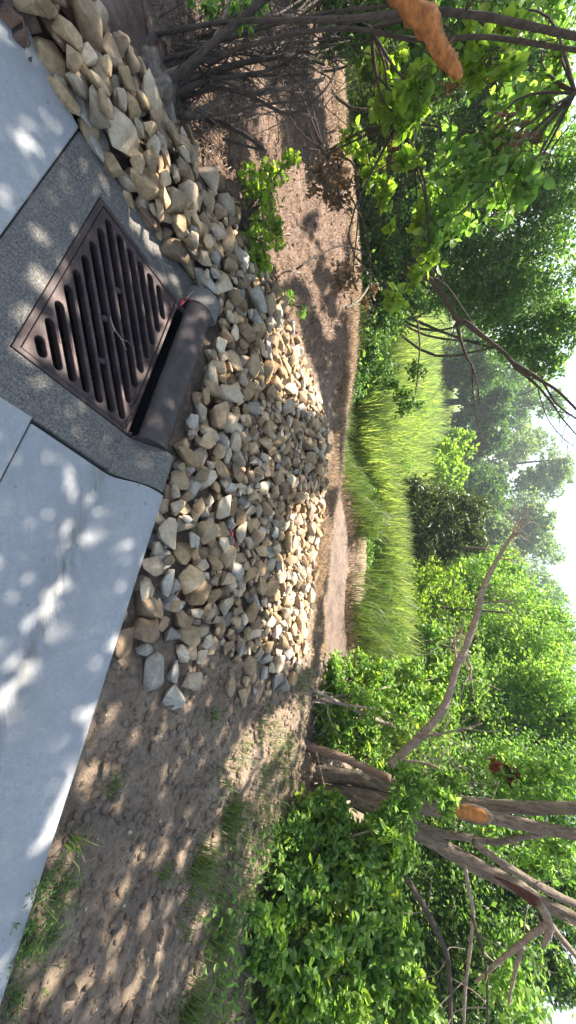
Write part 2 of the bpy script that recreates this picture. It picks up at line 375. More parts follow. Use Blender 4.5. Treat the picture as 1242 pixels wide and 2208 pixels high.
tag(o, 'pale concrete rolled kerb and gutter right of the grate', 'kerb', kind='structure')
HEADP = [(0.52, -0.18), (0.52, 0.004), (0.56, 0.016), (0.60, 0.045), (0.635, 0.08), (0.665, 0.108), (0.70, 0.125), (0.735, 0.131), (0.752, 0.124), (0.755, -0.18)]
o = sweep('kerb_end', HEADP, 0.030, 0.236, 6, CONG); tag(o, 'grey concrete kerb end between metal hood and pale kerb', 'kerb', kind='structure')
HEADL = [(b if b > 0.56 else 0.57, z) for b, z in HEADP[3:]]
HEADL = [(0.565, -0.18), (0.565, 0.05)] + [(0.585, 0.085), (0.62, 0.115), (0.67, 0.132), (0.72, 0.130), (0.75, 0.112), (0.755, -0.18)]
o = sweep('kerb_end', HEADL, -1.085, -0.937, 6, CONG); tag(o, 'grey concrete kerb block at the far end of the metal hood', 'kerb', kind='structure')
# catch basin under the grate
bm = bmesh.new()
a0, a1, b0, b1 = G0 + 0.001, G1 - 0.001, H0 + 0.001, 0.68
vs = [[bm.verts.new(L(a, b, z)) for a, b in ((a0, b0), (a1, b0), (a1, b1), (a0, b1))] for z in (-0.03, -0.85)]
for i in range(4): bm.faces.new((vs[0][i], vs[0][(i + 1) % 4], vs[1][(i + 1) % 4], vs[1][i]))
bm.faces.new(vs[1])
o = bmobj('catch_basin', bm, DARK); tag(o, 'dark concrete pit below the storm grate', 'drain', kind='structure')

# ------------------------------------------------------------------ storm grate
gr = empty('storm_grate', L(-0.45, 0.26, 0), 'rusty cast iron storm grate with slanted slots set in the apron', 'grate')
slab('frame', rect(-0.922, 0.016, -0.020, 0.540), -0.06, 0.003, IRON, '', gr, hole=rect(-0.903, -0.004, 0.004, 0.524), bev=0.002)
A0, A1, B0, B1 = -0.899, -0.008, 0.008, 0.520
ang = R(35); cu = bpy.data.curves.new('plate', 'CURVE'); cu.dimensions = '2D'; cu.fill_mode = 'BOTH'
def spl(pts):
    s = cu.splines.new('POLY'); s.points.add(len(pts) - 1); s.use_cyclic_u = True
    for i, (a, b) in enumerate(pts): s.points[i].co = (a, b, 0, 1)
spl(rect(A0, A1, B0, B1))
w = 0.0195; slots = []
dx, dy = math.cos(ang), math.sin(ang)
for k in range(-1, 16):
    sa, sb = -0.099 - 0.098 * k + 0.0, 0.040
    ts = []
    lo_t, hi_t = -9.0, 9.0
    for lo, hi, p0, d in ((A0 + 0.044, A1 - 0.042, sa, dx), (B0 + 0.041, B1 - 0.039, sb, dy)):
        t0, t1 = sorted(((lo - p0) / d, (hi - p0) / d)); lo_t = max(lo_t, t0); hi_t = min(hi_t, t1)
    if hi_t - lo_t < 0.02: continue
    p, q = (sa + dx * lo_t, sb + dy * lo_t), (sa + dx * hi_t, sb + dy * hi_t)
    pts = []
    for c, base in ((q, ang - math.pi / 2), (p, ang + math.pi / 2)):
        for j in range(7):
            t = base + math.pi * j / 6; pts.append((c[0] + w * math.cos(t), c[1] + w * math.sin(t)))
    spl(pts); slots.append((k, lo_t, hi_t, sa))
cu.extrude = 0.016; cu.bevel_depth = 0.004; cu.bevel_resolution = 2; cu.offset = -0.004
t_ = bpy.data.objects.new('t', cu); COL.objects.link(t_)
me = bpy.data.meshes.new_from_object(t_.evaluated_get(bpy.context.evaluated_depsgraph_get())); bpy.data.objects.remove(t_)
me.materials.clear(); me.transform(LM @ Matrix.Translation((0, 0, -0.0225)))
gp = link('grate_plate', me, IRON, gr, False)
for (k, l0, h0, sa), (k2, l1, h1, sa2) in zip(slots[:-1], slots[1:]):     # a rounded bar on each web between two slots
    off = (sa2 - sa) * dx                                  # shift of slot parameter along the slope
    lo, hi = max(l0, l1 - 0), min(h0, h1)
    lo, hi = max(l0 + off * 0.5, l1 - off * 0.5), min(h0 + off * 0.5, h1 - off * 0.5)
    if hi - lo < 0.05: continue
    mid = sa + (sa2 - sa) / 2; bm = bmesh.new(); rows = []
    n = 8
    for i in range(n + 1):
        t = lo + 0.01 + (hi - lo - 0.02) * i / n
        e = 0.35 if i in (0, n) else 1.0
        ca, cb = mid + dx * t - dx * 0, 0.040 + dy * t
        row = []
        for j in range(5):
            q = -1 + j / 2
            row.append(bm.verts.new(L(ca - dy * q * 0.0068, cb + dx * q * 0.0068, -0.0045 + (0.0065 * (1 - q * q)) * e)))
        rows.append(row)
    for i in range(n):
        for j in range(4): bm.faces.new((rows[i][j], rows[i + 1][j], rows[i + 1][j + 1], rows[i][j + 1]))
    bmobj('bar', bm, IRON, gp, True)
for a, b in ((-0.615, 0.225), (-0.43, 0.235), (-0.23, 0.30)):               # cross lugs that tie the bars
    bm = bmesh.new(); bmesh.ops.create_cube(bm, size=1.0, matrix=LM @ Matrix.Translation((a, b, -0.017)) @ Matrix.Rotation(ang, 4, 'Z') @ Matrix.Diagonal((0.026, 0.045, 0.018, 1)))
    bmesh.ops.bevel(bm, geom=bm.edges[:], offset=0.004, segments=2, affect='EDGES'); bmobj('lug', bm, IRON, gp, True)
# hood
hd = empty('curb_hood', L(-0.45, 0.62, 0), 'brown metal curb hood over the dark inlet opening behind the grate', 'drain hood')
HP = [(0.588, 0.046), (0.560, 0.052), (0.556, 0.066), (0.566, 0.092), (0.584, 0.114), (0.606, 0.129), (0.632, 0.137), (0.660, 0.138), (0.682, 0.131), (0.697, 0.116), (0.703, 0.095), (0.704, -0.10), (0.690, -0.10), (0.69, 0.09), (0.66, 0.122), (0.63, 0.122), (0.60, 0.10)]
bm = bmesh.new(); rows = []; n = 24
for i in range(n + 1):
    a = -0.932 + 0.956 * i / n
    rows.append([bm.verts.new(L(a, b, z + 0.004 * fbm(a, b, 9, 2, 77))) for b, z in HP])
for i in range(n):
    for j in range(len(HP)): bm.faces.new((rows[i][j], rows[i + 1][j], rows[i + 1][(j + 1) % len(HP)], rows[i][(j + 1) % len(HP)]))
bm.faces.new(rows[0]); bm.faces.new(rows[-1][::-1])
ho = bmobj('hood_shell', bm, HOODM, hd, True); ho.data.set_sharp_from_angle(angle=R(50))
for a in (-0.936, 0.020):                                                   # cheek plates that close the ends
    bm = bmesh.new(); f = [bm.verts.new(L(a, b, z)) for b, z in [(0.553, -0.012), (0.553, 0.066), (0.564, 0.095), (0.583, 0.118), (0.606, 0.132), (0.633, 0.140), (0.662, 0.141), (0.687, 0.133), (0.703, 0.115), (0.707, -0.02)]]
    fc = bm.faces.new(f); r_ = bmesh.ops.extrude_face_region(bm, geom=[fc])
    bmesh.ops.translate(bm, verts=[v for v in r_['geom'] if isinstance(v, bmesh.types.BMVert)], vec=Vector(E1 * 0.009))
    bmobj('end_plate', bm, HOODM, hd, False)
for a, b in ((0.012, 0.545), (-0.90, 0.548)):
    bm = bmesh.new(); bmesh.ops.create_cone(bm, cap_ends=True, segments=6, radius1=0.013, radius2=0.012, depth=0.012, matrix=LM @ Matrix.Translation((a, b, 0.010)))
    bmesh.ops.create_cone(bm, cap_ends=True, segments=10, radius1=0.007, radius2=0.006, depth=0.008, matrix=LM @ Matrix.Translation((a, b, 0.020)))
    bmobj('bolt', bm, IRON, hd)

# ------------------------------------------------------------------ stones
def stone_mesh(i):
    r = np.random.default_rng(100 + i); bm = bmesh.new()
    n = int(r.integers(12, 21)); P = r.normal(size=(n, 3)); P /= np.linalg.norm(P, axis=1)[:, None]
    P = np.sign(P) * np.abs(P) ** r.uniform(0.72, 1.0)       # boxier or rounder
    P *= r.uniform(0.82, 1.12, (n, 1))
    for p in P: bm.verts.new(p)
    h = bmesh.ops.convex_hull(bm, input=bm.verts[:])
    bmesh.ops.delete(bm, geom=[v for v in bm.verts if not v.link_faces], context='VERTS')
    bmesh.ops.dissolve_limit(bm, angle_limit=R(16), verts=bm.verts[:], edges=bm.edges[:])
    bmesh.ops.bevel(bm, geom=bm.edges[:], offset=float(r.uniform(0.10, 0.20)), segments=2, profile=0.6, affect='EDGES', clamp_overlap=True)
    bmesh.ops.triangulate(bm, faces=bm.faces[:])
    co = np.array([v.co for v in bm.verts]); ext = co.max(0) - co.min(0); mid = (co.max(0) + co.min(0)) / 2
    for v in bm.verts:
        v.co = Vector((np.array(v.co) - mid) / ext * 2)
        k = 1 + 0.05 * math.sin(v.co.x * 5 + i) * math.cos(v.co.y * 6 + 2 * i) + 0.03 * math.sin(v.co.z * 9 + i * 3)
        v.co *= k
    me = bpy.data.meshes.new('stone'); bmesh.ops.recalc_face_normals(bm, faces=bm.faces[:]); bm.to_mesh(me); bm.free()
    me.polygons.foreach_set('use_smooth', np.ones(len(me.polygons), bool))
    me.set_sharp_from_angle(angle=R(48))
    return me
SM = [stone_mesh(i) for i in range(18)]
SMV = [np.array([v.co for v in me.vertices]) for me in SM]
SMF = [np.array([p.vertices for p in me.polygons]) for me in SM]
# height grid in kerb axes
HA0, HB0, HS = -2.6, -0.9, 0.012
HA, HB = int(4.4 / HS), int(4.5 / HS)
ga = HA0 + (np.arange(HA) + 0.5) * HS; gb = HB0 + (np.arange(HB) + 0.5) * HS
GA, GB = np.meshgrid(ga, gb, indexing='ij')
GXY = OR[0] + GA * E1[0] + GB * E2[0], OR[1] + GA * E1[1] + GB * E2[1]
HG = height(*GXY)
con = on_concrete(GA, GB, -0.06); HG = np.where(con, 0.025, HG); con = on_concrete(GA, GB, 0.0); HG = np.where(con, 9.0, HG)                # nothing lands on the paving
hoodz = (GA > -1.10) & (GA < 0.25) & (GB > 0.5) & (GB < 0.775); HG = np.where(hoodz, 9.0, HG)
PILE = np.array([(-1.22, -0.62), (-1.30, -0.55), (-1.50, -0.42), (-1.68, -0.25), (-1.74, -0.02), (-1.86, 0.18), (-1.95, 0.42), (-2.0, 0.75), (-2.02, 1.15), (-2.0, 1.5), (-1.95, 1.9), (-1.88, 2.4), (-1.62, 2.82), (-1.2, 2.98), (-0.5, 3.04), (0.3, 3.05), (0.92, 3.02), (1.12, 2.6), (1.18, 2.1), (0.98, 1.85), (0.86, 1.62), (1.02, 1.38), (1.12, 1.2), (1.10, 0.98), (0.98, 0.80), (0.25, 0.79), (0.25, 0.72), (-1.12, 0.72), (-1.16, 0.5), (-1.10, -0.2)])
def inside(px, py, poly):
    px = np.asarray(px, float); py = np.asarray(py, float); r = np.zeros(px.shape, bool); j = len(poly) - 1
    for i in range(len(poly)):
        xi, yi = poly[i]; xj, yj = poly[j]
        c = ((yi > py) != (yj > py)) & (px < (xj - xi) * (py - yi) / (yj - yi + 1e-12) + xi); r ^= c; j = i
    return r
def patch(a, b, ax, bx, rot, z):
    rad = max(ax, bx); i0 = int((a - rad - HA0) / HS); i1 = int((a + rad - HA0) / HS) + 2; j0 = int((b - rad - HB0) / HS); j1 = int((b + rad - HB0) / HS) + 2
    i0, j0 = max(i0, 0), max(j0, 0); i1, j1 = min(i1, HA), min(j1, HB)
    u = ga[i0:i1, None] - a; v = gb[None, j0:j1] - b
    c, s_ = math.cos(rot), math.sin(rot); p = (u * c + v * s_) / ax; q = (-u * s_ + v * c) / bx
    rr = p * p + q * q; k = rr < 1
    prof = np.sqrt(np.clip(1 - rr ** 1.3, 0, 1)) * z
    return (slice(i0, i1), slice(j0, j1)), k, prof
STN = []
def drop(a, b, ax, bx, cz, rot, tone, mesh, sink=0.8):
    sl_, k, prof = patch(a, b, ax, bx, rot, cz)
    if not k.any(): return None
    zc = (HG[sl_] + prof * sink)[k].max()
    if zc < 1: zc = max(zc - 0.018, float(np.quantile((HG[sl_] + prof * sink)[k], 0.86)))
    return zc
def settle(a, b, ax, bx, cz, rot, tone, mesh, zc):
    sl_, k, prof = patch(a, b, ax, bx, rot, cz)
    top = zc + prof
    HG[sl_] = np.where(k, np.maximum(HG[sl_], top * 1.0), HG[sl_])
    STN.append((a, b, zc, ax, bx, cz, rot, tone, mesh))
# stones one can pick out by eye: photo pixel, length and width in pixels, direction, tone
NOTE = [(130, 115, 78, 66, 40, 0), (150, 195, 62, 44, 60, 0), (193, 222, 82, 46, 78, 1), (90, 30, 52, 44, 30, 2), (60, 45, 56, 34, 70, 2), (140, 60, 78, 44, 30, 2),
        (208, 112, 70, 20, 30, 0), (205, 150, 48, 34, 60, 1), (238, 222, 42, 36, 60, 0), (285, 232, 88, 40, 65, 4), (258, 268, 46, 36, 40, 4), (290, 312, 62, 52, 45, 0), (255, 345, 46, 44, 10, 0),
        (215, 305, 58, 32, 60, 1), (240, 290, 52, 24, 75, 1), (308, 375, 42, 40, 0, 3), (350, 372, 40, 28, 70, 1), (392, 385, 58, 50, 30, 4), (322, 425, 56, 34, 85, 3), (356, 443, 42, 32, 60, 3), (295, 425, 40, 22, 60, 0),
        (398, 487, 54, 44, 60, 3), (330, 470, 42, 36, 20, 2), (360, 490, 40, 22, 80, 2), (376, 540, 60, 50, 40, 2), (432, 520, 54, 36, 70, 3), (415, 560, 66, 34, 60, 0), (455, 600, 34, 30, 30, 2), (488, 572, 52, 36, 60, 1), (350, 210, 34, 30, 40, 2), (242, 165, 44, 34, 30, 2), (265, 168, 40, 30, 70, 2),
        (338, 1170, 44, 36, 20, 1), (340, 1207, 62, 42, 10, 1), (390, 1135, 56, 46, 30, 3), (345, 1130, 66, 34, 60, 3), (308, 1265, 54, 34, 55, 3), (345, 1258, 50, 40, 80, 1), (380, 1263, 44, 40, 50, 1),
        (312, 1306, 66, 50, 15, 2), (302, 1355, 68, 46, 10, 2), (368, 1300, 42, 36, 30, 1), (338, 1312, 50, 20, 85, 1), (310, 1448, 80, 48, 85, 1), (360, 1448, 50, 28, 85, 1), (354, 1502, 54, 40, 80, 1), (395, 1465, 42, 36, 0, 3),
        (385, 1405, 40, 30, 60, 3), (360, 1372, 38, 32, 40, 1), (405, 1400, 40, 26, 80, 0), (395, 1365, 46, 40, 30, 0), (382, 1335, 40, 36, 20, 2), (300, 1400, 36, 28, 40, 1), (362, 1065, 56, 42, 20, 2), (408, 1052, 54, 40, 85, 1), (378, 1042, 34, 30, 0, 3), (388, 965, 46, 36, 80, 0), (395, 1008, 40, 34, 20, 1),
        (540, 1290, 54, 34, 60, 1), (520, 1345, 50, 28, 85, 1), (515, 1393, 46, 28, 85, 1), (485, 1478, 44, 26, 85, 2), (512, 1500, 40, 24, 80, 0), (440, 1330, 60, 24, 55, 2), (525, 1225, 46, 40, 40, 2)]
for (px, py, lp, wp, rd, tone) in NOTE:
    p = gnd(px, py, 0.06); dep = float((p - CAM) @ FWD) / F
    a, b = toloc(p[0], p[1]); ax, bx = lp * dep / 2 * 1.06, wp * dep / 2 * 1.06
    # pixel direction to ground direction
    q = gnd(px + 6 * math.cos(R(rd)), py + 6 * math.sin(R(rd)), 0.06); qa, qb = toloc(q[0], q[1])
    rot = math.atan2(qb - b, qa - a); cz = min(ax, bx) * RNG.uniform(0.75, 0.95)
    sh = math.hypot(qa - a, qb - b) / (6 * dep); ax *= min(1.25, max(1, sh * 0.8))
    i, j = int((a - HA0) / HS), int((b - HB0) / HS)
    for _ in range(14):                                   # nudge off the paving
        zc = drop(a, b, ax, bx, cz, rot, tone, 0)
        if zc is not None and zc < 1: break
        a, b = (a - 0.012, b + 0.004) if a < -0.6 else (a, b + 0.012)
    if zc is None or zc > 1: continue
    g0 = float(height(*(OR[:2] + a * E1[:2] + b * E2[:2]))); g0 = max(g0, -0.03) + cz * 0.7
    settle(a, b, ax, bx, cz, rot, tone, int(RNG.integers(0, len(SM))), min(zc, g0 + 0.3 * max(0, zc - g0)))
# a row of stones pushed right up against the paving edge
EDGE = np.array([(-1.30, -0.80), (-1.235, -0.60), (-1.165, -0.42), (-1.092, -0.205), (-1.11, 0.0), (-1.145, 0.3), (-1.168, 0.52), (-1.165, 0.66)])
el = np.concatenate([[0], np.cumsum(np.linalg.norm(np.diff(EDGE, axis=0), axis=1))]); t_ = 0.03
while t_ < el[-1]:
    r0 = RNG.uniform(0.036, 0.062); ea, eb = np.interp(t_, el, EDGE[:, 0]), np.interp(t_, el, EDGE[:, 1])
    near_ = [q for q in STN if math.hypot(q[0] - (ea - r0 * 0.7), q[1] - eb) < 0.5 * (r0 + 0.5 * (q[3] + q[4])) and q[2] < 0.07]
    if not near_: settle(ea - r0 * 0.72, eb, r0 * 1.15, r0 * 0.85, r0 * 0.8, RNG.uniform(0, 3.1), int(RNG.choice([0, 0, 3, 1, 2])), int(RNG.integers(0, len(SM))), max(-0.02, float(height(*(OR[:2] + (ea - r0 * 0.72) * E1[:2] + eb * E2[:2])))) + r0 * 0.55)
    t_ += r0 * 1.5
NN = len(STN)
def size_at(a, b): return 0.051 + 0.014 * sst(1.9, 0.9, b)
cnt = 0; fail = 0
while cnt < 1500 and fail < 250:
    s0 = (0.74 + 0.75 * RNG.random() ** 1.8) if cnt < 950 else RNG.uniform(0.42, 0.8)
    best = None
    for _ in range(26):
        a = RNG.uniform(-2.05, 1.2); b = RNG.uniform(-0.6, 3.08)
        if cnt > 1100 and RNG.random() < 0.5: a = RNG.uniform(-2.0, -1.05); b = RNG.uniform(-0.6, 0.9)
        if not inside(a, b, PILE): continue
        base = size_at(a, b) * s0
        ax = base; bx = base * 0.78
        rot = RNG.uniform(0, math.pi); cz = base * 0.60
        zc = drop(a, b, ax, bx, cz, rot, 0, 0)
        if zc is None or zc > 0.9: continue
        edge = 0.10 * (sst(-1.9, -1.3, a) * sst(3.05, 2.4, b) * sst(1.2, 0.4, a))
        cap = 0.085 + edge
        if zc > cap: continue
        sc = zc - edge * 0.7
        if best is None or sc < best[0]: best = (sc, a, b, ax, bx, cz, rot, zc)
    if best is None: fail += 1; continue
    _, a, b, ax, bx, cz, rot, zc = best
    asp = RNG.uniform(0.85, 1.2); tone = int(RNG.choice(5, p=[0.33, 0.11, 0.16, 0.28, 0.12]))
    settle(a, b, ax * asp, bx / asp * RNG.uniform(0.92, 1.12), cz * RNG.uniform(0.9, 1.15), rot, tone, int(RNG.integers(0, len(SM))), zc)
    cnt += 1
# how much of each stone shows: splat ellipsoids into a coarse view buffer from where the photo was taken
VW = np.zeros((310, 552), int) - 1; VD = np.full((310, 552), 1e9)
INFO = []
for n_, (a, b, z, ax, bx, cz, rot, tone, me_) in enumerate(STN):
    c = L(a, b, z); d = c - CAM; dep = float(d @ FWD); u = 1104 + F * float(d @ rtr) / dep; v = 621 + F * float(d @ upr) / dep
    INFO.append((u, v, dep)); ru = F * (ax + bx) / 2 / dep / 4; rv = F * (cz * 0.55 + bx * 0.5) / dep / 4
    for i in range(int(v / 4 - rv), int(v / 4 + rv) + 1):
        for j in range(int(u / 4 - ru), int(u / 4 + ru) + 1):
            if 0 <= i < 310 and 0 <= j < 552 and ((i - v / 4) / rv) ** 2 + ((j - u / 4) / ru) ** 2 < 1 and dep < VD[i, j]:
                VD[i, j] = dep; VW[i, j] = n_
vis = np.bincount(VW[VW >= 0].ravel(), minlength=len(STN))
vis[:NN] += 1000
order = np.argsort(-vis); single = set(int(i) for i in order[:300])
def stone_matrix(a, b, z, ax, bx, cz, rot, k):
    r = random.Random(k * 13 + 5)
    th = math.atan2(E1[1], E1[0]) + rot
    return Matrix.Translation(L(a, b, z)) @ Matrix.Rotation(th, 4, 'Z') @ Matrix.Rotation(r.uniform(-0.28, 0.28), 4, 'X') @ Matrix.Rotation(r.uniform(-0.28, 0.28), 4, 'Y') @ Matrix.Diagonal((ax, bx, cz, 1))
# groups by where they lie, with labels that rank the largest
def zone(u, v, a, b):
    if a < -1.02 and b < 0.05: return 'along the left edge of the pale street slab'
    if a < -1.02 and b < 0.80: return 'beside the dark apron left of the grate'
    if b < 1.05 and a < 0.12: return 'right behind the brown metal hood'
    if b < 1.25 and a < 0.55: return 'behind the grey kerb end'
    if b < 1.5 and a >= 0.55: return 'beside the pale kerb at the near end of the pile'
    if a < -1.35: return 'on the flank of the pile below the leafy weed'
    if b > 2.35 and a < -0.2: return 'at the far rim of the pile'
    if b > 1.9 and a >= -0.2: return 'at the end of the pile nearest the mud'
    return 'in the middle of the pile, hood side' if b < 1.7 else 'in the middle of the pile, meadow side'
byz = {}
for i in single:
    a, b, z, ax, bx, cz, rot, tone, me_ = STN[i]
    rt0 = max(ax, bx) / min(ax, bx); shp = 'long ' if rt0 > 1.5 else ('blocky ' if rt0 < 1.18 else '')
    byz.setdefault((shp + TONE[tone], zone(*INFO[i][:2], a, b)), []).append((-(ax * bx), i))
LBL = {}
ORD = ['largest', 'second largest', 'third largest', 'fourth largest', 'fifth largest', 'sixth largest', 'seventh largest', 'eighth largest', 'ninth largest', 'tenth largest']
for (tone, zn), lst in byz.items():
    lst.sort()
    for r_, (_, i) in enumerate(lst):
        if r_ < min(10, len(lst)): LBL[i] = ('%s %s stone %s' % (ORD[r_], tone, zn), 'loose stones ' + zn)
        else: LBL[i] = ('smaller %s stone %s' % (tone, zn), 'loose stones ' + zn)
    if len(lst) == 1: LBL[lst[0][1]] = ('only %s stone lying %s' % (tone, zn), 'loose stones ' + zn)
SMM = {}
restV, restF, restM, off = [], [], [], 0
for i, (a, b, z, ax, bx, cz, rot, tone, me_) in enumerate(STN):
    mw = stone_matrix(a, b, z, ax, bx, cz, rot, i)
    if i in single:
        if (me_, tone) not in SMM:
            c = SM[me_].copy(); c.materials.append(STONES[tone]); SMM[(me_, tone)] = c
        o = bpy.data.objects.new('stone', SMM[(me_, tone)]); COL.objects.link(o); o.matrix_world = mw
        tag(o, LBL[i][0], 'stone', LBL[i][1])
    else:
        M_ = np.array(mw); V = SMV[me_] @ M_[:3, :3].T + M_[:3, 3]; restV.append(V); restF.append(SMF[me_] + off); restM.append(np.full(len(SMF[me_]), tone)); off += len(V)
me = npmesh('stone_bed', np.concatenate(restV), np.concatenate(restF))
for s_ in STONES: me.materials.append(s_)
me.polygons.foreach_set('material_index', np.concatenate(restM).astype(np.int32))
o = link('stone_bed', me); me.set_sharp_from_angle(angle=R(48))
tag(o, 'bed of mixed limestone rocks filling the rest of the pile', 'stones', kind='stuff')
print('stones', len(STN), 'noted', NN, 'single', len(single))

# ------------------------------------------------------------------ limbs and leaves
def catmull(P, n=5):
    P = [np.asarray(p, float) for p in P]; out = []
    for i in range(len(P) - 1):
        p0 = P[max(i - 1, 0)]; p1 = P[i]; p2 = P[i + 1]; p3 = P[min(i + 2, len(P) - 1)]
        for k in range(n):
            t = k / n; out.append(0.5 * (2 * p1 + (p2 - p0) * t + (2 * p0 - 5 * p1 + 4 * p2 - p3) * t * t + (3 * p1 - p0 - 3 * p2 + p3) * t ** 3))
    out.append(P[-1]); return np.array(out)
def tube_np(P, r, sides=8, jit=0.12, seed=0, n=5):
    """smoothed tapered limb -> verts, quad faces; radii given per control point"""
    Q = catmull([list(p) + [q] for p, q in zip(P, r)], n); C = Q[:, :3]; rad = np.maximum(Q[:, 3], 0.0008)
    T = np.gradient(C, axis=0); T /= np.linalg.norm(T, axis=1)[:, None] + 1e-9
    ref = np.array([0.31, 0.17, 0.93]) if abs(T[0][2]) < 0.9 else np.array([1.0, 0.1, 0.2])
    A = np.cross(T, ref); A /= np.linalg.norm(A, axis=1)[:, None] + 1e-9; B = np.cross(T, A)
    th = np.linspace(0, 2 * math.pi, sides, endpoint=False); rg = np.random.default_rng(seed)
    if sides >= 14: th = th + 0.25 * np.sin(np.arange(len(C)) * 0.35)[:, None]
    else: th = th[None].repeat(len(C), 0)
    jr = 1 + jit * rg.normal(size=(1, sides)) * 0.6 + jit * rg.normal(size=(len(C), sides)) * 0.5
    V = C[:, None] + (A[:, None] * np.cos(th)[..., None] + B[:, None] * np.sin(th)[..., None]) * (rad[:, None] * jr)[..., None]
    m_ = len(C); ii = np.arange(m_ * sides).reshape(m_, sides); jj = np.roll(ii, -1, 1)
    Fq_ = np.stack([ii[:-1], jj[:-1], jj[1:], ii[1:]], -1).reshape(-1, 4)
    V = V.reshape(-1, 3)
    c0 = len(V); V = np.concatenate([V, C[:1], C[-1:]])
    capa = np.stack([jj[0], ii[0], np.full(sides, c0), np.full(sides, c0)], -1); capb = np.stack([ii[-1], jj[-1], np.full(sides, c0 + 1), np.full(sides, c0 + 1)], -1)
    return V, Fq_, (capa[:, :3], capb[:, :3])
class Tubes:
    def __init__(s): s.V, s.Q, s.n, s.k = [], [], 0, 0
    def add(s, P, r, sides=8, jit=0.12, n=5):
        V, q, (ca, cb) = tube_np(P, r, sides, jit, s.k * 7 + 3, n); s.k += 1
        s.V.append(V); s.Q += [f + s.n for f in (q,)]; s.caps = getattr(s, 'caps', []) + [ca + s.n, cb + s.n]; s.n += len(V)
    def build(s, name, m_, parent):
        V = np.concatenate(s.V); faces = [tuple(f) for f in np.concatenate(s.Q)] + [tuple(f) for f in np.concatenate(s.caps)]
        me = bpy.data.meshes.new(name); me.from_pydata(V.tolist(), [], faces); me.update()
        o_ = link(name, me, m_, parent)
        if s.k > 1 and parent is not None: o_['kind'] = 'stuff'
        return o_
def limb(name, P, r, m_, parent, sides=9, jit=0.10, n=6):
    t = Tubes(); t.add(P, r, sides, jit, n); return t.build(name, m_, parent)
def pl(pts, Ys):
    """photo polyline with depths -> points"""
    if not hasattr(Ys, '__len__'): Ys = [Ys] * len(pts)
    Ys = np.interp(np.linspace(0, 1, len(pts)), np.linspace(0, 1, len(Ys)), Ys)
    return [at(x, y, Y) for (x, y), Y in zip(pts, Ys)]
def twigs(rng, P, n, length, r0, spread=0.9, curl=0.25, up=0.0):
    """side shoots off a polyline"""
    P = np.asarray(P); out = []
    for _ in range(n):
        i = rng.integers(0, len(P) - 1); t = rng.random(); b = P[i] * (1 - t) + P[i + 1] * t
        d = rng.normal(size=3); ax = P[i + 1] - P[i]; ax /= np.linalg.norm(ax) + 1e-9
        d = d * spread + ax * 0.6 + np.array([0, 0, up]); d /= np.linalg.norm(d); l = length * rng.uniform(0.4, 1.2)
        m1 = b + d * l * 0.5 + rng.normal(size=3) * l * curl * 0.5; e = b + d * l + rng.normal(size=3) * l * curl
        out.append(([b, m1, e], [r0, r0 * 0.7, r0 * 0.3]))
    return out
def scatter(rng, clumps, n, sub=14, tight=0.22, shell=0.5):
    """positions in ellipsoid clumps (centre, (rx,ry,rz), weight), gathered in sprays"""
    w = np.array([c[2] for c in clumps], float); w /= w.sum(); out = []
    for c, k in zip(clumps, np.maximum(1, (w * n)).astype(int)):
        cen, rad = np.asarray(c[0]), np.asarray(c[1] if hasattr(c[1], '__len__') else (c[1],) * 3)
        m_ = max(1, k // sub); d = rng.normal(size=(m_, 3)); d /= np.linalg.norm(d, axis=1)[:, None]
        q = d * (rng.random((m_, 1)) ** shell)
        sel = rng.integers(0, m_, k)
        out.append(cen + (q[sel] + rng.normal(size=(k, 3)) * tight * 0.5) * rad)
    return np.concatenate(out)
def leaf_frames(rng, P, size, ratio=0.55, var=0.35, flat=0.5, droop=0.3, **kw):
    n = len(P); l_ = size * (1 + var * (rng.random(n) * 2 - 1))[:, None]
    nr = rng.normal(size=(n, 3)); nr[:, 2] += flat * 2; nr /= np.linalg.norm(nr, axis=1)[:, None]
    ax = rng.normal(size=(n, 3)); ax[:, 2] -= droop; ax -= nr * np.sum(ax * nr, 1)[:, None]; ax /= np.linalg.norm(ax, axis=1)[:, None] + 1e-9
    return P, ax * l_, np.cross(nr, ax) * l_ * ratio, nr * l_
def leaf_unit(fold, simple): return np.array([(0, 0, 0), (0.5, 0.5, fold), (1, 0, 0), (0.5, -0.5, fold * 0.5)] if simple else [(0, 0, 0), (0.30, 0.46, fold), (0.70, 0.38, fold * 0.8), (1, 0, -fold * 0.7), (0.70, -0.38, fold * 0.8), (0.30, -0.46, fold)])
def leaves_geo(fr, fold=0.14, simple=False):
    P, ax, sd, nr = fr; U = leaf_unit(fold, simple); n = len(P)
    V = P[:, None] + U[None, :, :1] * ax[:, None] + U[None, :, 1:2] * sd[:, None] + U[None, :, 2:] * nr[:, None]
    if simple: return V.reshape(-1, 3), np.arange(n * 4).reshape(n, 4)
    k = np.arange(n)[:, None] * 6
    return V.reshape(-1, 3), np.concatenate([k + np.array([[0, 1, 2, 3]]), k + np.array([[0, 3, 4, 5]])])
def leaves_np(rng, P, size, fold=0.14, simple=False, **kw): return leaves_geo(leaf_frames(rng, P, size, **kw), fold, simple)
LEAFM = {}
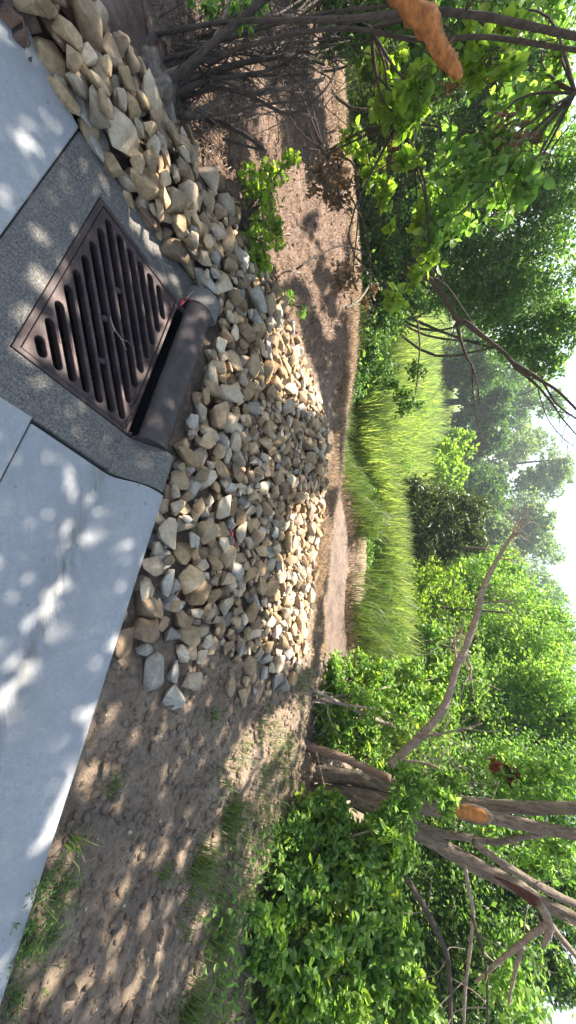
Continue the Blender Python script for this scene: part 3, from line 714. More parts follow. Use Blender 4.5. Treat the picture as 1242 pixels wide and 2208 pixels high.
def crown(name, parent, m_, P, size, seed=1, single=0, fold=0.14, simple=False, **kw):
    """foliage; the `single` leaves nearest the viewer become parts of their own"""
    fr = leaf_frames(np.random.default_rng(seed), P, size, **kw)
    if single:
        o_ = np.argsort(np.linalg.norm(P - CAM, axis=1)); one, fr1 = o_[:single], o_[single:]
        for i in one:
            k = (m_.name, int(i) % 3)
            if k not in LEAFM:
                U = leaf_unit((0.08, 0.16, 0.24)[k[1]], False); me = bpy.data.meshes.new('leaf'); me.from_pydata(U.tolist(), [], [(0, 1, 2, 3), (0, 3, 4, 5)]); me.materials.append(m_); LEAFM[k] = me
            ob = bpy.data.objects.new('leaf', LEAFM[k]); COL.objects.link(ob); M_ = Matrix.Identity(4)
            for r_ in range(3):
                M_[r_][0] = fr[1][i][r_]; M_[r_][1] = fr[2][i][r_]; M_[r_][2] = fr[3][i][r_]; M_[r_][3] = fr[0][i][r_]
            ob.parent = parent; ob.matrix_parent_inverse = parent.matrix_basis.inverted(); ob.matrix_basis = M_
        fr = tuple(f[fr1] for f in fr)
        if len(fr1) == 0: return None
    V, Fc = leaves_geo(fr, fold, simple); o_ = link(name, npmesh(name, V, Fc), m_, parent, smooth=False)
    o_['kind'] = 'stuff'; return o_
def blades(rng, X_, Y_, h, w_, lean=0.35, z=None):
    """grass blades, two quads each"""
    n = len(X_); z = height(X_, Y_) if z is None else z; hh = h * (0.5 + rng.random(n)); th = rng.random(n) * 6.283
    dx_, dy_ = np.cos(th), np.sin(th); ln = lean * hh * rng.random(n); wx, wy = -dy_ * w_ / 2, dx_ * w_ / 2
    p0 = np.stack([X_, Y_, z - 0.01], 1); p1 = np.stack([X_ + dx_ * ln * 0.3, Y_ + dy_ * ln * 0.3, z + hh * 0.55], 1); p2 = np.stack([X_ + dx_ * ln, Y_ + dy_ * ln, z + hh * (1 - 0.25 * lean)], 1)
    W_ = np.stack([wx, wy, 0 * wx], 1)
    V = np.stack([p0 - W_, p0 + W_, p1 + W_ * 0.8, p1 - W_ * 0.8, p2 + W_ * 0.12, p2 - W_ * 0.12], 1).reshape(-1, 3); k = np.arange(n)[:, None] * 6
    return V, np.concatenate([k + np.array([[0, 1, 2, 3]]), k + np.array([[3, 2, 4, 5]])])

# ------------------------------------------------------------------ left tree: gnarled stems, crown overhead that dapples the ground
rg = np.random.default_rng(21)
lt = empty('gnarled_tree', gnd(330, 190, 0.02), 'dark gnarled tree with tangled leaning stems at the left end of the rocks', 'tree')
WS = 0.78
def plimb(name, pts, Ys, wpx, m_, parent, sides=9, jit=0.10):
    P = pl(pts, Ys); Yl = np.interp(np.linspace(0, 1, len(pts)), np.linspace(0, 1, len(Ys)) if hasattr(Ys, '__len__') else [0, 1], Ys if hasattr(Ys, '__len__') else [Ys, Ys])
    wl = np.interp(np.linspace(0, 1, len(pts)), np.linspace(0, 1, len(wpx)), wpx)
    r = [w_ * pxm(x, y, Y_) / 2 * WS / math.sqrt(1 + 0.8 * ((x - 621) ** 2 + (y - 1104) ** 2) / F ** 2) for w_, (x, y), Y_ in zip(wl, pts, Yl)]
    limb(name, P, r, m_, parent, sides, jit); return P
STEMS = []
for pts, Ys, wp, m_ in [
    ([(285, 150), (350, 130), (430, 105), (560, 62), (700, 28), (860, 8), (1000, -30)], [1.5, 1.75, 1.9], [14, 13, 13, 14], BARK_D),
    ([(300, 185), (380, 150), (450, 128), (530, 100), (640, 72), (760, 62), (900, 86), (1050, 80), (1242, 108), (1420, 120)], [1.52, 1.7, 1.9, 2.1], [20, 18, 16, 16, 20, 20], BARK_D),
    ([(290, 85), (360, 70), (480, 48), (620, 44), (760, 40), (900, 25), (1020, 32), (1150, 58), (1290, 90)], [1.5, 1.7, 2.0], [18, 18, 20, 28, 30, 28], BARK_D),
    ([(395, 250), (430, 240), (480, 218), (540, 202), (610, 192), (700, 170)], [1.75, 1.9, 2.1], [26, 22, 18, 12], BARK_G),
    ([(350, 235), (410, 205), (470, 192), (520, 200), (570, 222), (620, 246), (670, 222), (710, 180), (740, 110)], [1.7, 1.9, 2.1], [22, 15, 12, 9, 5], BARK_D),
    ([(330, 205), (400, 178), (470, 150), (560, 128), (640, 120), (700, 140)], [1.6, 1.8, 2.2], [28, 22, 16, 8], BARK_D),
    ([(350, 215), (430, 180), (500, 165), (580, 150), (660, 105)], [1.62, 1.8, 2.0], [24, 18, 12, 7], BARK_D),
    ([(300, 130), (330, 60), (350, 0), (360, -60)], [1.5, 1.4], [20, 15, 12], BARK_G),
    ([(300, 180), (360, 160), (420, 130), (470, 70), (500, -20)], [1.5, 1.7], [26, 22, 18, 14], BARK_G)]:
    STEMS.append(plimb('stem', pts, Ys, wp, m_, lt))
for _ in range(10):
    x0, y0 = rg.uniform(290, 400), rg.uniform(110, 245); x1 = rg.uniform(460, 760); y1 = y0 - rg.uniform(20, 190) * (x1 - x0) / 350 + rg.normal() * 40
    pts = [(x0, y0), (x0 * .66 + x1 * .34 + rg.normal() * 26, y0 * .66 + y1 * .34 + rg.normal() * 26), (x0 * .33 + x1 * .67 + rg.normal() * 30, y0 * .33 + y1 * .67 + rg.normal() * 34), (x1, y1)]
    w0 = rg.uniform(9, 22); STEMS.append(plimb('stem', pts, [rg.uniform(1.6, 1.75), rg.uniform(1.75, 2.3)], [w0, w0 * .7, w0 * .3], BARK_G if rg.random() < 0.35 else BARK_D, lt, 7))
for _ in range(26):
    x0, y0 = rg.uniform(300, 420), rg.uniform(60, 250); x1 = x0 + rg.uniform(150, 420); y1 = y0 + rg.uniform(-140, 60); w0 = rg.uniform(4, 9)
    pts = [(x0 + (x1 - x0) * f + rg.normal() * 24 * (f > 0), y0 + (y1 - y0) * f + rg.normal() * 30 * (f > 0)) for f in (0, .2, .4, .6, .8, 1)]
    STEMS.append(plimb('stem', pts, [rg.uniform(1.65, 1.8), rg.uniform(1.8, 2.5)], [w0, w0 * .8, w0 * .3], BARK_G if rg.random() < 0.6 else BARK_D, lt, 6))
t = Tubes()
for P in STEMS:
    for q in twigs(rg, P, 4, 0.22, 0.0026, 0.9, 0.3): t.add(q[0], q[1], 4, 0.1, 3)
    for q in twigs(rg, P[-4:], 3, 0.45, 0.004, 0.8, 0.3, 0.2): t.add(q[0], q[1], 4, 0.1, 3)
t.build('twigs', BARK_D, lt)
# root burl
bm = bmesh.new(); bmesh.ops.create_icosphere(bm, subdivisions=3, radius=1.0)
c0 = gnd(345, 195, 0.05)
for v in bm.verts:
    p = v.co.copy(); k = 1 + 0.35 * math.sin(p.x * 4 + 1) * math.cos(p.y * 5) + 0.2 * math.sin(p.z * 9 + p.x * 7)
    v.co = Vector((c0[0] + p.x * 0.15 * k, c0[1] + p.y * 0.10 * k, 0.04 + p.z * 0.07 * k))
bmobj('root_burl', bm, BARK_G, lt, True)
# overhead limbs and crown; unseen, its leaves and gaps shaped to place shade and sun patches
def poly_px(pts, z=0.06): return np.array([gnd(x, y, z)[:2] for x, y in pts])
LIT = [poly_px([(500, 420), (560, 330), (640, 330), (650, 420), (620, 520), (580, 590), (530, 560), (495, 500)], 0.15),
       poly_px([(462, 505), (520, 500), (600, 600), (640, 640), (660, 740), (700, 850), (690, 905), (640, 900), (600, 880), (565, 850), (540, 770), (545, 700), (520, 640), (490, 590)]),
       poly_px([(600, 1105), (700, 1060), (715, 1160), (690, 1300), (670, 1450), (600, 1440), (558, 1395), (550, 1330), (575, 1250), (590, 1180)]),
       poly_px([(455, 1700), (480, 1640), (520, 1570), (545, 1575), (540, 1640), (520, 1700), (480, 1730)], 0.04),
       poly_px([(560, 1560), (640, 1500), (650, 1560), (590, 1640), (560, 1660)], 0.04),
       poly_px([(705, 930), (725, 930), (725, 1060), (700, 1060)]),
       poly_px([(420, 640), (455, 640), (450, 665), (420, 668)], 0.13), poly_px([(400, 672), (445, 690), (440, 704), (405, 692)], 0.13),
       poly_px([(240, 430), (262, 425), (330, 500), (375, 560), (370, 590), (340, 570), (290, 500)], 0.0)]
SPOT = [(75, 300, 26), (90, 275, 12), (130, 1275, 27), (35, 1288, 15), (120, 1320, 14), (85, 1340, 12), (5, 1395, 18), (52, 1425, 30), (75, 1450, 22), (60, 1470, 20), (185, 1420, 24), (215, 1420, 14), (145, 1520, 22), (150, 1570, 26), (135, 1560, 16), (20, 1512, 24), (185, 1545, 20), (178, 1590, 18), (195, 1600, 14), (45, 1520, 14), (100, 1700, 14), (85, 1735, 12),
        (60, 1800, 22), (45, 1830, 22), (25, 1860, 20), (70, 1775, 14), (80, 1850, 12), (20, 1930, 18), (10, 1970, 20), (50, 1960, 16), (35, 2010, 14), (8, 2090, 14), (150, 1020, 14), (85, 490, 13), (105, 505, 14), (120, 700, 10), (195, 350, 10), (145, 370, 12), (185, 345, 10), (235, 400, 10),
        (170, 1650, 20), (160, 1690, 26), (235, 1430, 18), (205, 1560, 20), (150, 1800, 16), (125, 1850, 20), (110, 1880, 18), (240, 1720, 14), (265, 1790, 16), (225, 1750, 14), (280, 1850, 22), (250, 1900, 20), (240, 1950, 20), (250, 2010, 26), (230, 2060, 24), (225, 2100, 18), (60, 2150, 40), (90, 2120, 20), (120, 2170, 26), (200, 2130, 22), (150, 2080, 14), (240, 2160, 26), (340, 1690, 12), (335, 1900, 16), (345, 1760, 14), (370, 1870, 20), (380, 1840, 16), (355, 1980, 14), (300, 1960, 14), (275, 2040, 12), (330, 2060, 18), (310, 2140, 18), (415, 1610, 14), (330, 1680, 10), (440, 1550, 20), (455, 1600, 16), (395, 1530, 18), (410, 1520, 16), (520, 1760, 18), (430, 1800, 20), (460, 1900, 22), (420, 2000, 24), (440, 2090, 24), (500, 1950, 18), (380, 2120, 20),
        (370, 1130, 22), (420, 1110, 20), (440, 1180, 16), (480, 1150, 22), (500, 1120, 16), (350, 1120, 20), (470, 1240, 18), (440, 1300, 14), (430, 1430, 16), (395, 1460, 16), (500, 1030, 14), (540, 1060, 12), (480, 900, 14), (520, 830, 16), (455, 820, 18), (450, 760, 12), (420, 730, 12), (250, 230, 12), (270, 320, 16), (310, 375, 18), (300, 300, 12), (320, 420, 16), (400, 485, 16), (440, 560, 12), (360, 440, 14), (215, 115, 10), (130, 150, 14), (180, 110, 12), (560, 1000, 14), (600, 1050, 14), (640, 1080, 14), (580, 950, 12)]
SPW = []
def band(x0, y0, x1, y1, w_):
    d = np.array([x1 - x0, y1 - y0], float); n_ = np.array([-d[1], d[0]]) / np.linalg.norm(d) * w_ / 2; a_ = np.array([x0, y0]); b_ = np.array([x1, y1]); m1, m2 = a_ + d * 0.3, a_ + d * 0.75
    return poly_px([tuple(q) for q in (a_, m1 + n_, m2 + n_ * 0.9, b_, m2 - n_ * 0.9, m1 - n_)], 0.05)
LIT += [band(*q) for q in [(213, 2080, 268, 1995, 24), (172, 2155, 232, 2085, 22), (42, 2190, 92, 2110, 36), (262, 1882, 302, 1838, 22), (318, 1895, 352, 1815, 20), (362, 1905, 396, 1825, 24), (322, 1705, 346, 1660, 16), (218, 1785, 242, 1725, 18), (218, 1980, 262, 1905, 26), (322, 2120, 352, 2020, 22), (368, 1548, 402, 1505, 22), (143, 1725, 185, 1650, 30), (186, 1602, 222, 1528, 26), (95, 1885, 122, 1835, 22), (240, 2190, 290, 2110, 26), (120, 2205, 160, 2140, 24), (400, 2050, 450, 1960, 26), (430, 1880, 470, 1790, 26), (395, 2160, 440, 2080, 26), (560, 1900, 620, 1800, 30), (485, 1740, 545, 1570, 44)]]
SPOT = [q for q in SPOT if not (q[1] > 1500 and q[0] > 140)]
for x, y, r_ in SPOT:
    p = gnd(x, y, 0.03); SPW.append((p[0], p[1], r_ * float((p - CAM) @ FWD) / F * (0.36 if x < 240 and y < 2000 else 0.5)))
# the pale leafy speckle over the grate
rs = np.random.default_rng(5)
for _ in range(95):
    p = L(rs.uniform(-1.1, 0.05), rs.uniform(-0.05, 0.55)); SPW.append((p[0], p[1], rs.uniform(0.006, 0.018)))
for _ in range(16):
    SPW.append((rs.uniform(-2.4, 2.6), rs.uniform(0.3, 3.6), rs.uniform(0.008, 0.03)))
SPW = np.array(SPW)
_rb = np.random.default_rng(3)
def shaded(x, y, pad):
    ok = np.ones(len(x), bool)
    for P_ in LIT: ok &= ~inside(x, y, P_)
    for sx, sy, sr in SPW: ok &= (x - sx) ** 2 + (y - sy) ** 2 > (sr + pad) ** 2
    yc = np.interp(x, CX, CY)
    bank = (x < -2.15 + 0.2 * np.sin(y * 5)) & (y > 1.75 + 0.3 * fbm(x, y, 1.5, 2, 4)) & (fbm(x * 0.7 + y * 0.7, (y - x) * 0.3, 4.6, 3, 17) < 0.07)
    bushes = (x > 1.75) & (y > 2.1) & (_rb.random(len(x)) > 0.3)
    return ok & ~bank & ~bushes & (y < yc + 0.05 + 0.5 * fbm(x, y, 2.0, 2, 8)) & (y < 4.7)
NL = 80000
sx = rg.uniform(-4.6, 3.6, NL); sy = rg.uniform(-0.4, 4.8, NL); hz = rg.uniform(4.4, 6.0, NL)
k = shaded(sx, sy, 0.022)
sx, sy, hz = sx[k], sy[k], hz[k]
Pc = np.stack([sx + SUN[0] / SUN[2] * hz, sy + SUN[1] / SUN[2] * hz, hz], 1)
V, Fc = leaves_np(rg, Pc, 0.085, ratio=0.7, flat=0.35, droop=0.1)
V = V.reshape(-1, 6, 3); V = (V - V.mean(1, keepdims=True) + Pc[:, None]).reshape(-1, 3)
link('crown', npmesh('crown', V, Fc), LEAF_M, lt, smooth=False)
for dst in [(-2.6, 4.4, 5.2), (-1.0, 3.6, 5.2), (-3.4, 3.2, 5.0), (-0.2, 4.8, 5.3), (-4.0, 4.8, 5.3), (0.6, 4.2, 5.2)]:
    s0 = np.array([-2.55, 2.05, 2.9]); d = np.array(dst); mid = (s0 + d) / 2 + np.array([0.1, -0.2, 0.35])
    limb('limb', [s0, mid, d], [0.04, 0.03, 0.012], BARK_D, lt)
limb('limb', [gnd(330, 205, 0.0), np.array([-2.75, 1.75, 1.3]), np.array([-2.65, 1.95, 2.3]), np.array([-2.55, 2.05, 2.95])], [0.018, 0.018, 0.02, 0.03], BARK_D, lt)
# torn limb with orange stripped wood hanging into the picture
tl = [(800, -60), (850, -5), (890, 32), (925, 68), (945, 110), (968, 140), (992, 166)]
wp = [34, 44, 56, 60, 46, 40, 22]
Pt = pl(tl, 1.75); rr_ = [w_ * pxm(x, y, 1.75) / 2 * 0.62 for w_, (x, y) in zip(wp, tl)]
bl = empty('torn_limb', Pt[1], 'stripped orange limb, torn off and hanging from the top left stems', 'broken branch')
sw = limb('stripped_wood', Pt, rr_, TORN, bl, 10, 0.28)
limb('bark_strip', [np.asarray(p) + upr * 0.012 - rtr * 0.014 - FWD * 0.004 for p in Pt[:6]], [r_ * k_ for r_, k_ in zip(rr_, (0.9, 0.85, 0.75, 0.6, 0.4, 0.1))], BARK_G, sw, 9, 0.3)
tb = Tubes()
for q in twigs(rg, Pt[3:], 7, 0.05, 0.004, 0.6): tb.add(q[0], q[1], 4, 0.1, 2)
tb.build('splinters', TORN, sw)
# low leafy sprays hung about the left stems
def spray(name, label, cat, base, clumps_px, Yr, n, size, m_, seed, tw=BARK_D, ntw=10, group=None, parts='leaves', **kw):
    r = np.random.default_rng(seed); e = empty(name, base, label, cat, group)
    cl = []
    for (x, y, rp, wgt) in clumps_px:
        Y_ = r.uniform(*Yr); c = at(x, y, Y_); rad = rp * pxm(x, y, Y_); cl.append((c, (rad, rad * 0.8, rad), wgt))
    P = scatter(r, cl, n, kw.pop('sub', 9), kw.pop('tight', 0.28))
    crown(parts, e, m_, P, size, seed + 1, single=300, **kw)
    t = Tubes(); b = np.asarray(base, float)
    for c, rad, w_ in cl:
        mid = (b + c) / 2 + r.normal(size=3) * 0.10 * np.linalg.norm(c - b)
        t.add([b, mid, c], [0.010, 0.007, 0.004], 5, 0.1, 4)
        for q in twigs(r, [mid, c, c + (c - mid) * 0.3], ntw, rad[0] * 1.5, 0.0032, 1.0, 0.3): t.add(q[0], q[1], 4, 0.1, 3)
    t.build('branches', tw, e)
    return e
spray('leafy_vine', 'yellow green backlit vine leaves hanging beside the torn orange limb', 'vine', at(800, 60, 2.2), [(830, 150, 42, 1), (860, 210, 45, 1), (900, 180, 38, .8), (880, 260, 38, .8), (835, 235, 25, .4), (1020, 110, 50, .8), (1060, 150, 40, .7), (1100, 60, 30, .4)], (2.1, 2.6), 640, 0.062, LEAF_Y, 41, ratio=0.8, flat=0.1)
spray('leafy_vine', 'pale green leaf clusters trailing low in front of the dark thicket', 'vine', at(860, 260, 2.6), [(760, 290, 26, .5), (775, 320, 18, .3), (810, 370, 34, .8), (825, 420, 34, .8), (890, 345, 30, .7), (855, 490, 16, .2), (925, 545, 34, .9), (900, 470, 38, .8), (860, 640, 30, .55), (880, 600, 24, .4)], (2.5, 3.0), 520, 0.062, LEAF_Y, 42, ratio=0.75, flat=0.1)
spray('leafy_branch', 'broad green leaves in a drooping curtain at upper left', 'branch', at(1240, 200, 2.8), [(950, 420, 60, 1), (1000, 360, 60, 1), (1060, 330, 60, 1), (1000, 470, 60, 1), (1080, 430, 60, 1), (940, 500, 45, .8), (1150, 300, 60, .8), (1130, 400, 50, .7), (1180, 220, 50, .7), (1210, 120, 50, .6), (1100, 220, 55, .8), (1190, 20, 60, .8), (1080, 20, 50, .6)], (2.7, 3.5), 1800, 0.072, LEAF_B, 43, ratio=0.75, flat=0.1, droop=0.9)
spray('withered_vine', 'withered brown leaves and vines tangled in the left branches', 'vine', at(700, 330, 3.0), [(690, 390, 40, 1), (730, 420, 40, 1), (720, 350, 36, .8), (860, 330, 40, .6), (760, 600, 40, .7), (800, 640, 24, .4), (1000, 180, 60, .6), (1100, 300, 60, .6), (600, 100, 60, .6), (500, 120, 50, .5), (640, 20, 50, .5)], (2.4, 3.2), 900, 0.045, LEAF_BR, 44, ratio=0.5, ntw=16, flat=0.0)
wd = spray('leafy_weed', 'small bright green leafy weed growing on the bank beside the rock pile', 'weed', gnd(520, 480, 0.05), [(545, 400, 34, 1), (570, 440, 36, 1), (590, 380, 28, .7), (530, 490, 36, 1), (560, 520, 34, 1), (590, 500, 26, .6), (560, 565, 20, .5), (620, 350, 22, .4), (510, 470, 20, .4)], (2.15, 2.6), 620, 0.050, LEAF_Y, 45, ratio=0.75, ntw=5, sub=5, tight=0.6, flat=0.25)
spray('leafy_weed', 'thin green weed at the top edge of the bank, left of the stems', 'weed', gnd(470, 20, 0.05), [(480, 10, 30, 1), (520, 30, 26, .8), (440, 10, 24, .6), (560, 10, 24, .6)], (1.6, 1.9), 240, 0.04, LEAF_B, 46, ratio=0.6, ntw=5)
spray('leafy_weed', 'sparse grassy weed on the bank by the far stones', 'weed', gnd(640, 660, 0.05), [(630, 650, 12, 1), (655, 665, 12, 1), (615, 640, 9, .6)], (3.0, 3.2), 70, 0.06, LEAF_B, 47, ratio=0.2, ntw=3)
# bare sticks lying on the bank
for pts, Ys, wpx, lb in [([(420, 248), (480, 268), (530, 292), (572, 326)], [1.9, 2.05], [12, 9, 6], 'forked dark stick propped on the bank below the gnarled stems'),
                         ([(480, 300), (520, 312), (572, 326)], [1.95, 2.05], [7, 5], 'thin dark stick crossing the forked one on the bank'),
                         ([(640, 580), (690, 548), (740, 530), (790, 545)], [3.0, 3.6], [5, 3], 'thin red brown twig arching off the bank crest'),
                         ([(745, 665), (775, 645), (800, 610)], [4.4, 4.6], [7, 4], 'pale broken stick standing at the bank crest')]:
    o = limb('stick', pl(pts, Ys), [w_ * pxm(*pts[0], Ys[0]) / 2 for w_ in np.interp(np.linspace(0, 1, len(pts)), np.linspace(0, 1, len(wpx)), wpx)], BARK_L if 'pale' in lb else BARK_D, None, 6)
    tag(o, lb, 'stick', 'loose sticks on the bank')

# ------------------------------------------------------------------ thicket behind the bank, left
def bush(name, label, cat, base, clumps, n, size, m_, seed, trunk=BARK_D, group=None, simple=True, stems=6, shell=0.42, tight=0.17, sub=26, **kw):
    r = np.random.default_rng(seed); e = empty(name, base, label, cat, group); b = np.asarray(base, float)
    P = scatter(r, clumps, n, sub, tight, shell); P[:, 2] = np.maximum(P[:, 2], b[2] + 0.02)
    crown('crown', e, m_, P, size, seed + 1, simple=simple, single=0 if simple else 300, **kw)
    k2 = np.random.default_rng(seed + 5); P2 = scatter(k2, clumps, max(20, n // 6), 9, 0.2, 0.3); P2[:, 2] = np.maximum(P2[:, 2], b[2] + 0.02)
    crown('new_growth', e, LEAF_Y if m_ in (LEAF_B, LEAF_Y) else LEAF_B, P2, size * 1.2, seed + 6, simple=simple, **kw)
    t = Tubes()
    for c, rad, w_ in clumps[:]:
        rad = rad if hasattr(rad, '__len__') else (rad,) * 3
        mid = (b + np.asarray(c)) / 2 + r.normal(size=3) * 0.12 * np.linalg.norm(np.asarray(c) - b)
        rb = 0.006 + 0.02 * np.linalg.norm(np.asarray(c) - b) / 2.5
        t.add([b + r.normal(size=3) * np.array([0.05, 0.05, 0]), mid, c], [rb, rb * 0.75, rb * 0.45], 6, 0.12, 5)
        for q in twigs(r, [mid, np.asarray(c)], stems, max(rad) * 1.2, rb * 0.3, 1.0, 0.2, 0.3): t.add(q[0], q[1], 4, 0.1, 3)
    t.build('branches', trunk, e); return e
def bpx(x, y, Y_, rp, w_=1.0, fy=0.7, fz=1.0):
    r_ = rp * pxm(x, y, Y_); return (at(x, y, Y_), (r_, r_ * fy, r_ * fz), w_)
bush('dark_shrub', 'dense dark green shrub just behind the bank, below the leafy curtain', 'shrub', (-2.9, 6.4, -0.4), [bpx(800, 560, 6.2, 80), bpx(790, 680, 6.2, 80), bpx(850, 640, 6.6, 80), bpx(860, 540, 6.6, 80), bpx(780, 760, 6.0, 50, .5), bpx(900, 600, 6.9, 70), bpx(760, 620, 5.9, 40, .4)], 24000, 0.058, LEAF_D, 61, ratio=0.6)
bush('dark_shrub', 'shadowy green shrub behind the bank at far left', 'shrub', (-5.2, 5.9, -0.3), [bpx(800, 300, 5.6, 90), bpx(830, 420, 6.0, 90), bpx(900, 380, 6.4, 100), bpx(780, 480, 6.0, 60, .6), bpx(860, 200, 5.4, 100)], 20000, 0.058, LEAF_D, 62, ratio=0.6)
bush('shrub', 'green shrub in the far left corner behind the dark stems', 'shrub', (-5.0, 3.9, 0.05), [bpx(860, 60, 3.8, 110), bpx(980, 100, 4.2, 110), bpx(760, 20, 3.6, 80), bpx(1080, 60, 4.2, 100), bpx(900, -60, 3.6, 120), bpx(700, -40, 3.4, 60, .5)], 9000, 0.07, LEAF_M, 63, ratio=0.6)
bush('leafy_tree', 'tall leafy tree over the dark shrubs, left of the meadow', 'tree', (-4.6, 8.2, -0.3), [bpx(960, 520, 7.4, 110), bpx(1040, 560, 7.6, 110), bpx(1120, 520, 7.6, 110), bpx(1150, 620, 7.8, 90), bpx(1060, 650, 7.8, 80), bpx(1200, 440, 7.6, 110), bpx(980, 440, 7.2, 90), bpx(1210, 700, 8.0, 60, .6), bpx(1120, 740, 8.0, 50, .5), bpx(990, 620, 7.6, 70, .7), bpx(1180, 780, 8.2, 40, .35)], 34000, 0.064, LEAF_M, 64, ratio=0.6, sub=22, tight=0.18)
bush('leafy_tree', 'leafy tree filling the top left behind the vines', 'tree', (-7.5, 7.2, -0.3), [bpx(1000, 220, 6.6, 130), bpx(1100, 300, 6.8, 130), bpx(1000, 330, 6.8, 110), bpx(1130, 130, 6.4, 110), bpx(1000, 60, 6.2, 120), bpx(1200, 380, 7.0, 80, .6)], 24000, 0.066, LEAF_M, 65, ratio=0.6, sub=22, tight=0.18)
# bent broken branch with bare hanging twigs
hb = empty('broken_branch', at(905, 590, 5.5), 'dark broken branch bent across the leafy tree with bare hanging twigs', 'broken branch')
r5 = np.random.default_rng(77); t = Tubes()
for pts, wpx in [([(900, 588), (935, 610), (965, 650), (985, 685), (1010, 700), (1045, 728), (1085, 758), (1105, 775)], [22, 16, 18, 20, 12, 3]), ([(935, 600), (965, 620), (1000, 670), (1020, 700)], [9, 8, 6]), ([(985, 685), (990, 720), (1005, 765), (1018, 790), (1030, 830), (1035, 870)], [12, 9, 5, 3]),
                 ([(1018, 785), (1020, 840), (1028, 900), (1040, 950)], [6, 4, 2]), ([(985, 690), (970, 740), (955, 800)], [5, 2]), ([(1085, 762), (1110, 785), (1135, 800), (1170, 822), (1205, 845), (1250, 890)], [4, 18, 14, 10, 8]), ([(1110, 790), (1140, 815), (1175, 850), (1215, 905), (1250, 945)], [16, 9, 5, 4]), ([(1160, 840), (1180, 900), (1210, 940), (1240, 965)], [4, 3, 2]), ([(1170, 822), (1200, 870), (1245, 905)], [8, 6, 5]), ([(900, 690), (905, 740), (902, 790), (895, 850), (880, 890)], [6, 5, 4, 2])]:
    P = plimb('limb', pts, 5.5, wpx, BARK_D, hb, 7)
    for q in twigs(r5, P, 7, 0.42, 0.004, 0.55, 0.35, -0.35): t.add(q[0], q[1], 4, 0.1, 3)
t.build('twigs', BARK_D, hb)
P = scatter(r5, [bpx(880, 870, 5.5, 30), bpx(845, 830, 5.5, 24, .5), bpx(900, 800, 5.5, 22, .5), bpx(830, 790, 5.6, 26, .4)], 900, 12, 0.3); crown('leaves', hb, LEAF_D, P, 0.06, 78, simple=True, ratio=0.55)

# ------------------------------------------------------------------ meadow, reeds, far trees
rm = np.random.default_rng(31)
n = 60000; yy = 6.6 + 42 * rm.random(n) ** 1.9; xx = (rm.random(n) * 2 - 1) * (2.2 + yy * 0.75) - 0.15 * yy
zc = height(xx, yy); den = vnoise(xx * 0.5, yy * 0.35, 3)
V, Fc = blades(rm, xx, yy, 0.0 + 0.42 + 0.30 * den, 0.013 + 0.0016 * yy, 0.5, zc)
tag(link('meadow_grass', npmesh('meadow_grass', V, Fc), GRASS_Y, None, False), 'sunlit yellow green meadow grass beyond the mud', 'grass', kind='stuff')
n = 19000; xx = rm.uniform(-3.2, 3.0, n); yy = 5.25 + 3.6 * rm.random(n) ** 1.2 + 0.12 * np.sin(xx * 3.1); k = (vnoise(xx * 1.6, yy * 1.6, 6) > 0.25); xx, yy = xx[k], yy[k]
V, Fc = blades(rm, xx, yy, (0.18 + 0.30 * sst(-1.2, 0.8, xx)) * (0.45 + 0.9 * vnoise(xx * 3.2, yy * 3.2, 14)), 0.010, 0.8)
tag(link('tall_grass', npmesh('tall_grass', V, Fc), GRASS, None, False), 'tall green grass at the far side of the mud', 'grass', kind='stuff')
n = 1800; xx = rm.uniform(-0.8, 3.0, n); yy = 5.15 + 0.35 * rm.random(n) ** 1.4 + 0.12 * np.sin(xx * 3.1)
V, Fc = blades(rm, xx, yy, 0.13, 0.006, 1.2)
tag(link('dry_grass', npmesh('dry_grass', V, Fc), STRAW, None, False), 'dry straw coloured grass along the mud edge', 'grass', kind='stuff')
# thatch and straw on the bank and its crest
n = 26000; xx = rm.uniform(-6.0, 1.6, n); yc = np.interp(xx, CX, CY); yy = yc - 0.05 + rm.normal(size=n) * 0.16
n2 = 20000; x2 = rm.uniform(-6.0, -1.6, n2); y2 = rm.uniform(1.6, 5.0, n2); n3 = 1500; x3 = rm.uniform(0.9, 4.2, n3); y3 = rm.uniform(0.6, 3.6, n3)
xx = np.concatenate([xx, x2, x3]); yy = np.concatenate([yy, y2, y3]); a_, b_ = toloc(xx, yy); k = ~on_concrete(a_, b_, -0.05) & ~inside(a_, b_, PILE); xx, yy = xx[k], yy[k]
hh = np.where(xx > 0.9, 0.025, np.where(yy > np.interp(xx, CX, CY) - 0.25, 0.085, 0.045)); V, Fc = blades(rm, xx, yy, hh, 0.0035, 3.0)
tag(link('dead_grass', npmesh('dead_grass', V, Fc), STRAW, None, False), 'scattered straw and dead grass on the bare soil', 'grass', kind='stuff')
n = 2600; x4 = rm.uniform(-6.0, -1.5, n); y4 = rm.uniform(1.5, 5.1, n); a_, b_ = toloc(x4, y4); k = ~inside(a_, b_, PILE) & (a_ < -1.4); x4, y4 = x4[k], y4[k]
V, Fc = leaves_np(rm, np.stack([x4, y4, height(x4, y4) + 0.012], 1), 0.035, ratio=0.4, flat=1.5, droop=0.0)
tag(link('leaf_litter', npmesh('leaf_litter', V, Fc), LEAF_BR, None, False), 'brown leaf litter strewn over the left bank', 'leaf litter', kind='stuff')
